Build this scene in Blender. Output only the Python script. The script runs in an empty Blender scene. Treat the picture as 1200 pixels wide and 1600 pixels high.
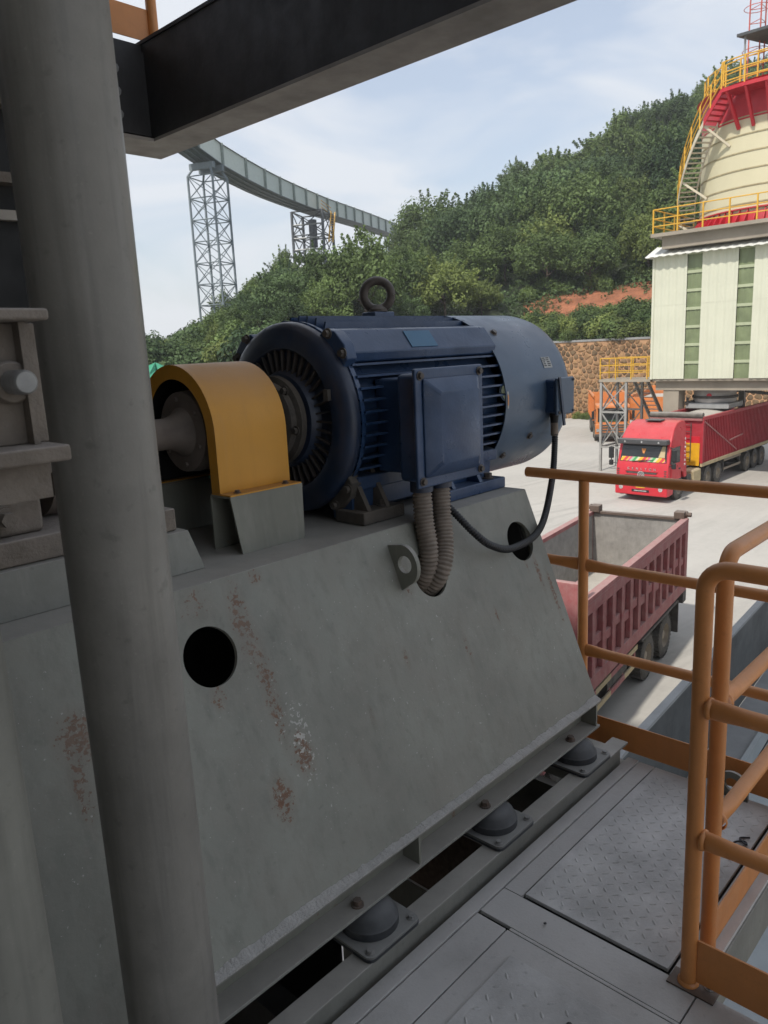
import bpy, bmesh, math, random
from mathutils import Vector, Matrix
R = math.radians
random.seed(7)
S = bpy.context.scene
COL = S.collection

# ------------------------------------------------------------------ camera
cam = bpy.data.cameras.new('camera')
cam.sensor_fit = 'VERTICAL'; cam.sensor_height = 36.0; cam.lens = 36.0 * 1191 / 1600
cam.clip_start = 0.05; cam.clip_end = 2000
cam.dof.use_dof = True; cam.dof.focus_distance = 3.2; cam.dof.aperture_fstop = 12.0
camo = bpy.data.objects.new('camera', cam); COL.objects.link(camo)
camo.matrix_world = Matrix(((0.68289919, 0.18289822, -0.70724603, 0),
                            (-0.7290551, 0.10950866, -0.67563786, 0),
                            (-0.0461234, 0.97701387, 0.20812625, 1.65), (0, 0, 0, 1)))
S.camera = camo

# ------------------------------------------------------------------ sky and sun
SUN_EL, SUN_AZ = R(52), R(183)            # direction towards the sun: azimuth counted from +X
sx, sy, sz = math.cos(SUN_EL) * math.cos(SUN_AZ), math.cos(SUN_EL) * math.sin(SUN_AZ), math.sin(SUN_EL)
w = bpy.data.worlds.new('World'); S.world = w; w.use_nodes = True
nt = w.node_tree; N = nt.nodes; L = nt.links; N.clear()
sky = N.new('ShaderNodeTexSky'); sky.sky_type = 'NISHITA'; sky.sun_disc = False
sky.sun_elevation = SUN_EL; sky.sun_rotation = math.atan2(sx, sy)
sky.air_density = 1.1; sky.dust_density = 2.5; sky.ozone_density = 1.5; sky.altitude = 100
tc = N.new('ShaderNodeTexCoord')
mp = N.new('ShaderNodeMapping'); mp.inputs['Scale'].default_value = (1, 1, 2.6)
ns = N.new('ShaderNodeTexNoise'); ns.inputs['Scale'].default_value = 3.4; ns.inputs['Detail'].default_value = 7
ns.inputs['Roughness'].default_value = 0.52; ns.inputs['Distortion'].default_value = 0.5
cr = N.new('ShaderNodeValToRGB')
cr.color_ramp.elements[0].position = 0.40; cr.color_ramp.elements[0].color = (0.38, 0.38, 0.38, 1)
cr.color_ramp.elements[1].position = 0.60; cr.color_ramp.elements[1].color = (0.90, 0.90, 0.90, 1)
mx = N.new('ShaderNodeMix'); mx.data_type = 'RGBA'
mx.inputs['B'].default_value = (5.1, 5.28, 5.56, 1)
bg = N.new('ShaderNodeBackground'); bg.inputs['Strength'].default_value = 0.10
ow = N.new('ShaderNodeOutputWorld')
L.new(tc.outputs['Generated'], mp.inputs['Vector']); L.new(mp.outputs['Vector'], ns.inputs['Vector'])
L.new(ns.outputs['Fac'], cr.inputs['Fac']); L.new(cr.outputs['Color'], mx.inputs['Factor'])
L.new(sky.outputs['Color'], mx.inputs['A']); L.new(mx.outputs['Result'], bg.inputs['Color'])
L.new(bg.outputs['Background'], ow.inputs['Surface'])
sl = bpy.data.lights.new('sun', 'SUN'); sl.energy = 2.25; sl.angle = R(1.8); sl.color = (1.0, 0.94, 0.85)
so = bpy.data.objects.new('sun', sl); COL.objects.link(so)
so.rotation_euler = Vector((sx, sy, sz)).to_track_quat('Z', 'Y').to_euler()
vs = S.view_settings
vs.view_transform = 'Standard'; vs.look = 'None'; vs.exposure = 0.80; vs.gamma = 1.0; vs.use_curve_mapping = False
S.render.engine = 'CYCLES'
S.cycles.max_bounces = 8; S.cycles.diffuse_bounces = 4; S.cycles.caustics_reflective = False; S.cycles.caustics_refractive = False

# ------------------------------------------------------------------ materials
def mat(name, col, rough=0.6, metal=0.0, var=0.25, scale=3.0, dust=0.0, dustcol=(0.42, 0.40, 0.37), rust=0.0,
        rscale=6.0, bump=0.0, bscale=60.0, streak=0.0, rand=0.0, spots=None, flakes=None, spec=0.5, trans=0.0, alldust=0.0, stain=0.0, tracks=0.0):
    m = bpy.data.materials.new(name); m.use_nodes = True
    nt = m.node_tree; N = nt.nodes; L = nt.links
    b = N['Principled BSDF']; b.inputs['Roughness'].default_value = rough; b.inputs['Metallic'].default_value = metal
    b.inputs['Specular IOR Level'].default_value = spec
    geo = N.new('ShaderNodeNewGeometry')
    def math_(op, a, bb=None, clamp=False):
        n = N.new('ShaderNodeMath'); n.operation = op; n.use_clamp = clamp
        for i, v in enumerate((a, bb)):
            if v is None: continue
            if isinstance(v, (int, float)): n.inputs[i].default_value = v
            else: L.new(v, n.inputs[i])
        return n.outputs[0]
    def noise(sc, det=5, vec=None, rg=0.6):
        n = N.new('ShaderNodeTexNoise'); n.inputs['Scale'].default_value = sc; n.inputs['Detail'].default_value = det
        n.inputs['Roughness'].default_value = rg
        L.new(vec or geo.outputs['Position'], n.inputs['Vector']); return n.outputs['Fac']
    def mapr(v, a, b_, c=0.0, d=1.0):
        n = N.new('ShaderNodeMapRange'); n.inputs[1].default_value = a; n.inputs[2].default_value = b_
        n.inputs[3].default_value = c; n.inputs[4].default_value = d; L.new(v, n.inputs[0]); return n.outputs[0]
    def mix(f, a, bb, mode='MIX'):
        n = N.new('ShaderNodeMix'); n.data_type = 'RGBA'; n.blend_type = mode
        if isinstance(f, (int, float)): n.inputs['Factor'].default_value = f
        else: L.new(f, n.inputs['Factor'])
        for k, v in (('A', a), ('B', bb)):
            if isinstance(v, tuple): n.inputs[k].default_value = (*v[:3], 1)
            else: L.new(v, n.inputs[k])
        return n.outputs['Result']
    c = tuple(col)
    n1 = noise(scale)
    lo = tuple(x * (1 - var) for x in c); hi = tuple(min(1, x * (1 + var)) for x in c)
    out = mix(mapr(n1, 0.3, 0.7), lo, hi)
    if rand:
        oi = N.new('ShaderNodeObjectInfo')
        out = mix(mapr(oi.outputs['Random'], 0, 1, 0, 1), mix(1.0, out, (1 - rand, 1 - rand * 0.9, 1 - rand), 'MULTIPLY'),
                  mix(1.0, out, (1 + rand * 1.3, 1 + rand, 1 + rand * .4), 'MULTIPLY'))
    if streak:
        mpn = N.new('ShaderNodeMapping'); mpn.inputs['Scale'].default_value = (14, 14, 0.8)
        L.new(geo.outputs['Position'], mpn.inputs['Vector'])
        st = noise(2.0, 4, mpn.outputs['Vector'])
        out = mix(math_('MULTIPLY', mapr(st, 0.5, 0.75), streak), out, tuple(x * 0.55 for x in c))
        st2 = noise(3.1, 4, mpn.outputs['Vector'])
        out = mix(math_('MULTIPLY', mapr(st2, 0.55, 0.8), streak * 0.8), out, dustcol)
    if rust or spots:
        rn = noise(rscale, 8, None, 0.72)
        rc = mix(noise(70, 3), (0.24, 0.088, 0.030), (0.060, 0.028, 0.015))
        if rust:
            out = mix(mapr(rn, 0.70 - rust * 0.25, 0.76 - rust * 0.25, 0, 0.9), out, rc)
        if spots:
            acc = None; hal = None
            sep = N.new('ShaderNodeSeparateXYZ'); L.new(geo.outputs['Position'], sep.inputs[0])
            for (px, pz, rx, rz, a) in spots:
                dx = math_('DIVIDE', math_('SUBTRACT', sep.outputs[0], px), rx)
                dz = math_('DIVIDE', math_('SUBTRACT', sep.outputs[2], pz), rz)
                d = math_('ADD', math_('MULTIPLY', dx, dx), math_('MULTIPLY', dz, dz))
                g = math_('MULTIPLY', math_('SUBTRACT', 1.0, math_('MULTIPLY', d, 0.5), True), a)
                acc = g if acc is None else math_('MAXIMUM', acc, g)
            rn2 = noise(75, 6, None, 0.7)
            v = math_('ADD', rn2, math_('MULTIPLY', acc, 0.27))
            out = mix(math_('MULTIPLY', acc, 0.30, True), out, (0.17, 0.11, 0.075))
            out = mix(mapr(v, 0.70, 0.74, 0, 0.95), out, rc)
    if flakes:
        sep = N.new('ShaderNodeSeparateXYZ'); L.new(geo.outputs['Position'], sep.inputs[0]); acc = None
        for (px, pz, rx, rz, a) in flakes:
            dx = math_('DIVIDE', math_('SUBTRACT', sep.outputs[0], px), rx); dz = math_('DIVIDE', math_('SUBTRACT', sep.outputs[2], pz), rz)
            d = math_('ADD', math_('MULTIPLY', dx, dx), math_('MULTIPLY', dz, dz))
            g = math_('MULTIPLY', math_('SUBTRACT', 1.0, math_('MULTIPLY', d, 0.5), True), a)
            acc = g if acc is None else math_('MAXIMUM', acc, g)
        v = math_('ADD', noise(95, 4, None, 0.6), math_('MULTIPLY', acc, 0.24))
        out = mix(mapr(v, 0.765, 0.785, 0, 1), out, (0.50, 0.49, 0.46))
    if stain:
        sn = math_('MULTIPLY', mapr(noise(3.3, 8, None, 0.68), 0.48, 0.66), stain)
        out = mix(sn, out, tuple(x * 0.42 for x in c))
        out = mix(math_('MULTIPLY', mapr(noise(38, 4, None, 0.6), 0.62, 0.72), stain), out, tuple(x * 0.35 for x in c))
        out = mix(math_('MULTIPLY', mapr(noise(150, 2), 0.66, 0.74), stain), out, tuple(min(1, x * 1.5) for x in c))
    if tracks:
        for rot, sc_ in ((0.12, (0.03, 1.7, 1)), (-0.35, (0.04, 2.3, 1)), (1.25, (0.05, 1.9, 1))):
            mt_ = N.new('ShaderNodeMapping'); mt_.inputs['Rotation'].default_value = (0, 0, rot); mt_.inputs['Scale'].default_value = sc_
            wv = N.new('ShaderNodeVectorMath'); wv.operation = 'ADD'
            wn = N.new('ShaderNodeTexNoise'); wn.inputs['Scale'].default_value = 0.05; L.new(geo.outputs['Position'], wn.inputs['Vector'])
            wm = N.new('ShaderNodeVectorMath'); wm.operation = 'SCALE'; wm.inputs['Scale'].default_value = 9.0; L.new(wn.outputs['Color'], wm.inputs[0])
            L.new(geo.outputs['Position'], wv.inputs[0]); L.new(wm.outputs[0], wv.inputs[1]); L.new(wv.outputs[0], mt_.inputs['Vector'])
            tk = math_('MULTIPLY', mapr(noise(1.0, 3, mt_.outputs['Vector'], 0.5), 0.52, 0.68), tracks)
            tk = math_('MULTIPLY', tk, mapr(noise(0.12, 3), 0.4, 0.6))
            out = mix(tk, out, tuple(x * 0.62 for x in c))
    if alldust:
        out = mix(mapr(noise(5.0, 8, None, 0.7), 0.35, 0.75, 0, alldust), out, dustcol)
    if dust:
        sp = N.new('ShaderNodeSeparateXYZ'); L.new(geo.outputs['Normal'], sp.inputs[0])
        up = mapr(sp.outputs[2], 0.35, 0.85)
        out = mix(math_('MULTIPLY', up, mapr(noise(9, 6), 0.25, 0.6, dust * 0.55, dust)), out, dustcol)
    L.new(out, b.inputs['Base Color'])
    rr = mapr(noise(scale * 2.3), 0.3, 0.7, max(0.05, rough - 0.1), min(1, rough + 0.12)); L.new(rr, b.inputs['Roughness'])
    if bump:
        bn = N.new('ShaderNodeBump'); bn.inputs['Strength'].default_value = bump; bn.inputs['Distance'].default_value = 0.02
        L.new(noise(bscale, 4), bn.inputs['Height']); L.new(bn.outputs['Normal'], b.inputs['Normal'])
    if trans:
        tr = N.new('ShaderNodeBsdfTranslucent'); L.new(out, tr.inputs['Color'])
        ms = N.new('ShaderNodeMixShader'); ms.inputs[0].default_value = trans
        L.new(b.outputs[0], ms.inputs[1]); L.new(tr.outputs[0], ms.inputs[2])
        L.new(ms.outputs[0], N['Material Output'].inputs['Surface'])
    return m

GREY = (0.240, 0.246, 0.214)
M = {}
M['panel'] = mat('panel_paint', GREY, 0.55, var=0.14, scale=2.2, streak=0.5, bump=0.06, bscale=90, dustcol=(0.265, 0.245, 0.215), alldust=0.55, stain=0.28,
    spots=[(1.10, 0.97, .03, .10, .84), (1.12, .80, .024, .16, .80), (0.985, 1.05, .05, .05, .55), (1.16, .62, .03, .055, .95), (1.06, .55, .034, .055, .95),
           (.62, .86, .045, .055, .95), (.60, .77, .022, .08, .72), (.72, .88, .025, .09, .65), (.97, .83, .02, .03, .8), (1.72, .93, .03, .05, .75), (2.42, .80, .012, .07, .9),
           (2.47, .70, .012, .10, .9), (2.36, .86, .010, .06, .8), (1.18, 1.07, .02, .02, .9), (1.62, .72, .01, .03, .8), (1.9, .66, .012, .05, .7), (2.1, .72, .008, .03, .8), (1.42, .62, .01, .03, .7)],
    flakes=[(1.17, .66, .04, .13, .9), (1.12, .72, .05, .12, .6), (1.0, .75, .10, .2, .45), (1.2, .5, .08, .15, .5), (1.6, .7, .8, .5, .40), (2.3, .5, .4, .4, .40), (.7, .7, .5, .5, .4)])
M['steel'] = mat('grey_steel_paint', (0.24, 0.24, 0.215), 0.6, var=0.18, stain=0.25, dust=0.8, streak=0.25, rust=0.12, bump=0.04)
M['bracket'] = mat('bracket_paint', (0.215, 0.215, 0.18), 0.6, var=0.15, dust=0.85, streak=0.25, rust=0.25, rscale=9)
M['dirtysteel'] = mat('dirty_bearing_steel', (0.15, 0.125, 0.10), 0.8, var=0.3, scale=9, dust=0.85, dustcol=(0.40, 0.36, 0.33), alldust=0.35, rust=0.25, bump=0.25, bscale=70)
M['pole'] = mat('pole_paint', (0.205, 0.195, 0.175), 0.42, var=0.2, scale=4, stain=0.3, streak=0.6, dustcol=(0.28, 0.27, 0.25), bump=0.04, bscale=120, spec=0.35)
M['pole2'] = mat('pipe_paint', (0.215, 0.212, 0.185), 0.5, var=0.16, scale=4, stain=0.3, streak=0.5, dustcol=(0.28, 0.27, 0.25), spec=0.35)
M['motor'] = mat('motor_blue_paint', (0.019, 0.052, 0.128), 0.34, var=0.25, scale=5, dust=0.22, dustcol=(0.20, 0.21, 0.23), alldust=0.16, bump=0.06, bscale=70)
M['cowl'] = mat('cowl_blue_paint', (0.064, 0.102, 0.160), 0.33, var=0.18, scale=3, dust=0.5, dustcol=(0.19, 0.21, 0.25), alldust=0.12, bump=0.02)
M['shield'] = mat('endshield_paint', (0.012, 0.030, 0.070), 0.38, var=0.3, scale=8, dust=0.2, dustcol=(0.17, 0.13, 0.09), alldust=0.26)
M['dustyblue'] = mat('dusty_motor_foot', (0.055, 0.05, 0.045), 0.8, var=0.3, scale=9, dust=0.8, dustcol=(0.2, 0.17, 0.14), alldust=0.6, bump=0.2)
M['grime'] = mat('grimy_rib', (0.045, 0.040, 0.040), 0.8, var=0.4, scale=12, alldust=0.5, dustcol=(0.12, 0.085, 0.055))
M['nameplate'] = mat('nameplate_blue', (0.03, 0.13, 0.24), 0.35, var=0.1)
M['label'] = mat('label_metal', (0.42, 0.42, 0.40), 0.5, var=0.1)
M['ink'] = mat('label_ink', (0.03, 0.03, 0.035), 0.6)
M['guard'] = mat('guard_yellow_paint', (0.60, 0.285, 0.032), 0.48, var=0.10, scale=2.5, dust=0.6, dustcol=(0.42, 0.24, 0.13), streak=0.16, bump=0.02)
M['shaft'] = mat('dusty_shaft', (0.17, 0.14, 0.12), 0.75, var=0.2, scale=10, dust=0.7, dustcol=(0.26, 0.22, 0.19), alldust=0.4)
M['black'] = mat('black_paint_and_shade', (0.012, 0.012, 0.013), 0.6, dust=0.1)  # black parts, and sheets that stand in for shaded interiors
M['casing'] = mat('casing_dark', (0.012, 0.0125, 0.013), 0.7, dust=0.25)
M['pale'] = mat('pale_angle', (0.36, 0.33, 0.29), 0.7, dust=0.3, rust=0.1)
M['rubber'] = mat('isolator_rubber', (0.035, 0.038, 0.043), 0.6, var=0.25, scale=20, dust=0.55, dustcol=(0.19, 0.195, 0.20), bump=0.05)
M['plate'] = mat('isolator_plate', (0.20, 0.20, 0.19), 0.6, dust=0.85, dustcol=(0.30, 0.30, 0.29), rust=0.1)
M['bolt'] = mat('rusty_bolt', (0.10, 0.07, 0.055), 0.75, var=0.4, scale=40, dust=0.5, dustcol=(0.28, 0.24, 0.21))
M['zinc'] = mat('zinc_bolt', (0.27, 0.27, 0.265), 0.5, metal=0.3, var=0.2, scale=40, dust=0.3)
M['dustpile'] = mat('settled_dust', (0.43, 0.42, 0.405), 0.95, var=0.12, scale=30, bump=0.5, bscale=160)
M['floor'] = mat('floor_steel', (0.52, 0.51, 0.50), 0.68, stain=0.42, var=0.12, scale=3, alldust=0.35, dust=0.35, dustcol=(0.52, 0.505, 0.49), bump=0.10, bscale=110,
                 )
M['floor2'] = mat('floor_steel_worn', (0.52, 0.515, 0.51), 0.6, stain=0.38, var=0.24, scale=6, alldust=0.45, dustcol=(0.56, 0.55, 0.535), bump=0.10, bscale=120)
M['orange'] = mat('railing_orange_paint', (0.66, 0.265, 0.078), 0.42, rust=0.05, rscale=16, stain=0.15, var=0.12, scale=4, dust=0.32, dustcol=(0.46, 0.27, 0.16), bump=0.05, bscale=80, streak=0.14)
M['beam'] = mat('beam_dark_paint', (0.034, 0.033, 0.035), 0.65, var=0.18, scale=5, streak=0.18, dustcol=(0.07, 0.07, 0.07), bump=0.05)
M['flange'] = mat('beam_flange_dusty', (0.30, 0.275, 0.25), 0.8, var=0.22, scale=7, rust=0.08)
M['roofdeck'] = mat('roof_deck', (0.22, 0.22, 0.21), 0.8)
M['hose'] = mat('flexible_conduit', (0.20, 0.165, 0.135), 0.75, var=0.25, scale=30, dust=0.5, dustcol=(0.30, 0.26, 0.22))
M['cable'] = mat('black_cable', (0.016, 0.017, 0.02), 0.45, dust=0.3, dustcol=(0.12, 0.12, 0.12))
M['eyebolt'] = mat('eyebolt_steel', (0.085, 0.07, 0.06), 0.6, var=0.3, scale=30, dust=0.3)
M['parapet'] = mat('parapet_sheet', (0.050, 0.053, 0.053), 0.55, var=0.5, scale=1.6, alldust=0.5, dustcol=(0.14, 0.14, 0.135))
M['lowroof'] = mat('lower_roof_sheet', (0.30, 0.33, 0.34), 0.6, var=0.12, alldust=0.4, dustcol=(0.4, 0.4, 0.38))
M['coping'] = mat('parapet_coping', (0.26, 0.265, 0.265), 0.7, var=0.15)
M['greentarp'] = mat('green_tarp', (0.018, 0.07, 0.03), 0.8)
# mid distance
M['yard'] = mat('yard_concrete', (0.42, 0.405, 0.372), 0.9, var=0.10, scale=0.15, stain=0.12, tracks=0.42, alldust=0.35, dustcol=(0.50, 0.482, 0.448), bump=0.05, bscale=8)
M['truckred'] = mat('tractor_red_paint', (0.50, 0.022, 0.035), 0.35, var=0.08, scale=1.5, dust=0.42, dustcol=(0.46, 0.18, 0.17))
M['trailred'] = mat('trailer_red_paint', (0.36, 0.026, 0.038), 0.5, var=0.15, scale=1.5, dust=0.4, streak=0.25, dustcol=(0.42, 0.2, 0.19))
M['bedred'] = mat('bed_dusty_red', (0.30, 0.085, 0.088), 0.75, var=0.14, scale=2, dust=0.6, dustcol=(0.40, 0.29, 0.265), alldust=0.5, streak=0.2)
M['bedin'] = mat('bed_worn_steel', (0.215, 0.205, 0.192), 0.75, var=0.2, scale=1.2, dust=0.5, alldust=0.5, rust=0.1, streak=0.3)
M['orangetruck'] = mat('truck_orange_paint', (0.58, 0.17, 0.03), 0.55, var=0.15, scale=1.2, dust=0.4, alldust=0.3, dustcol=(0.5, 0.36, 0.26))
M['tyre'] = mat('tyre_rubber', (0.045, 0.042, 0.038), 0.85, var=0.3, scale=6, alldust=0.75, dustcol=(0.17, 0.155, 0.135), bump=0.3, bscale=25)
M['rim'] = mat('wheel_rim', (0.24, 0.20, 0.15), 0.7, var=0.25, scale=5, alldust=0.6, dustcol=(0.26, 0.23, 0.19))
M['chassis'] = mat('chassis_dark', (0.045, 0.042, 0.04), 0.75, var=0.3, alldust=0.5, dust=0.5, dustcol=(0.16, 0.15, 0.13))
M['tank'] = mat('dusty_beige', (0.42, 0.34, 0.20), 0.7, var=0.15, dust=0.3)
M['glass'] = mat('dark_glass', (0.018, 0.02, 0.022), 0.12, var=0.1, spec=0.6)
M['visor'] = mat('visor_plastic', (0.055, 0.055, 0.058), 0.45, dust=0.4, dustcol=(0.2, 0.2, 0.2))
M['white'] = mat('white_paint', (0.72, 0.72, 0.70), 0.5, var=0.06)
M['chrome'] = mat('chrome', (0.65, 0.65, 0.65), 0.25, metal=0.9)
M['plateyellow'] = mat('plate_yellow', (0.65, 0.36, 0.02), 0.5)
M['trailyellow'] = mat('trailer_yellow', (0.68, 0.36, 0.01), 0.5, var=0.12, dust=0.4, streak=0.15)
M['sand'] = mat('rock_powder', (0.44, 0.415, 0.37), 0.95, var=0.08, bump=0.2, bscale=12)
M['tarp'] = mat('rolled_tarp', (0.12, 0.11, 0.095), 0.85, var=0.3, scale=4, dust=0.4)
M['clad'] = mat('cladding_white', (0.56, 0.57, 0.455), 0.5, var=0.05, scale=0.6, streak=0.05)
M['cladroof'] = mat('roof_white', (0.66, 0.67, 0.63), 0.5, var=0.04)
M['cladwin'] = mat('skylight_green', (0.165, 0.20, 0.105), 0.4, var=0.2, scale=1.5)
M['winrail'] = mat('skylight_rail', (0.36, 0.40, 0.26), 0.5, var=0.08)
M['concrete'] = mat('concrete', (0.29, 0.255, 0.205), 0.9, var=0.14, scale=0.8, streak=0.15, bump=0.1, bscale=10)
M['silo'] = mat('silo_cream', (0.58, 0.54, 0.37), 0.5, var=0.04, scale=0.5, streak=0.05)
M['seam'] = mat('silo_seam', (0.34, 0.29, 0.17), 0.6)
M['silored'] = mat('silo_red', (0.44, 0.018, 0.03), 0.45, var=0.1)
M['yellow'] = mat('safety_yellow', (0.60, 0.34, 0.03), 0.5, var=0.12)
M['creamsteel'] = mat('stair_cream', (0.55, 0.50, 0.38), 0.6, var=0.1)
M['greysteel'] = mat('stair_grey_steel', (0.30, 0.295, 0.28), 0.55, var=0.15)
M['galv'] = mat('galvanised', (0.30, 0.31, 0.31), 0.5, metal=0.2, var=0.12)
M['spout'] = mat('spout_canvas', (0.36, 0.35, 0.34), 0.8, var=0.2, scale=2)
M['lattice'] = mat('lattice_bluegrey', (0.16, 0.195, 0.215), 0.6, var=0.1)
M['latticed'] = mat('lattice_dark', (0.085, 0.095, 0.105), 0.6, var=0.2)
M['gpanel'] = mat('gallery_panel', (0.60, 0.66, 0.63), 0.55, var=0.06, rand=0.05)
M['grib'] = mat('gallery_rib', (0.22, 0.26, 0.24), 0.6)
M['gunder'] = mat('gallery_underside', (0.11, 0.135, 0.15), 0.6)
M['groof'] = mat('gallery_roof', (0.13, 0.095, 0.09), 0.7)
M['darkroof'] = mat('dark_canopy', (0.06, 0.065, 0.07), 0.7)
M['kioskgreen'] = mat('kiosk_green', (0.28, 0.36, 0.26), 0.6)
M['mastred'] = mat('mast_red', (0.55, 0.12, 0.09), 0.6)
M['stone'] = mat('wall_stone', (0.20, 0.130, 0.078), 0.9, var=0.4, scale=0.9, rand=0.4, bump=0.4, bscale=5)
M['mortar'] = mat('wall_mortar', (0.44, 0.26, 0.145), 0.95, var=0.15, scale=1.5, bump=0.2, bscale=8)
M['soil'] = mat('red_soil', (0.27, 0.105, 0.052), 0.95, var=0.4, scale=0.9, stain=0.45, streak=0.4, dustcol=(0.36, 0.17, 0.09), bump=0.8, bscale=2.5)
M['hill'] = mat('hill_ground', (0.035, 0.048, 0.022), 0.95, var=0.4, scale=0.4, bump=0.5, bscale=1.5)
M['bark'] = mat('tree_bark', (0.085, 0.065, 0.05), 0.9, bump=0.4, bscale=10)
M['net'] = mat('green_dust_net', (0.045, 0.26, 0.16), 0.8, var=0.2, scale=0.8, bump=0.5, bscale=2)
M['stonegrey'] = mat('pebble_grey', (0.10, 0.10, 0.10), 0.9)
M['leaf_a'] = mat('leaf_dark', (0.076, 0.126, 0.058), 0.6, var=0.45, scale=0.5, rand=0.38, trans=0.3, spec=0.25)
M['leaf_b'] = mat('leaf_mid', (0.102, 0.156, 0.060), 0.6, var=0.45, scale=0.5, rand=0.40, trans=0.32, spec=0.25)
M['leaf_c'] = mat('leaf_light', (0.165, 0.215, 0.070), 0.6, var=0.4, scale=0.5, rand=0.25, trans=0.35, spec=0.25)
# striped cloth on the dashboard
def cloth_material():
    m = bpy.data.materials.new('striped_cloth'); m.use_nodes = True; nt = m.node_tree; N = nt.nodes; L = nt.links
    g = N.new('ShaderNodeNewGeometry'); s = N.new('ShaderNodeSeparateXYZ'); L.new(g.outputs['Position'], s.inputs[0])
    a = N.new('ShaderNodeMath'); a.operation = 'MULTIPLY_ADD'; a.inputs[1].default_value = 1.15; L.new(s.outputs[1], a.inputs[0])
    c = N.new('ShaderNodeMath'); c.operation = 'MULTIPLY'; c.inputs[1].default_value = 0.9; L.new(s.outputs[2], c.inputs[0]); L.new(c.outputs[0], a.inputs[2])
    f = N.new('ShaderNodeMath'); f.operation = 'FRACT'; L.new(a.outputs[0], f.inputs[0])
    r = N.new('ShaderNodeValToRGB'); r.color_ramp.interpolation = 'CONSTANT'
    for i, (p, k) in enumerate([(0, (.55, .05, .05)), (.18, (.7, .38, .03)), (.36, (.6, .55, .35)), (.5, (.06, .3, .1)), (.66, (.35, .45, .3)), (.8, (.6, .08, .2)), (.92, (.65, .4, .05))]):
        e = r.color_ramp.elements[i] if i < 2 else r.color_ramp.elements.new(p)
        e.position = p; e.color = (*k, 1)
    L.new(f.outputs[0], r.inputs['Fac']); L.new(r.outputs['Color'], N['Principled BSDF'].inputs['Base Color']); return m
M['cloth'] = cloth_material()

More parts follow.
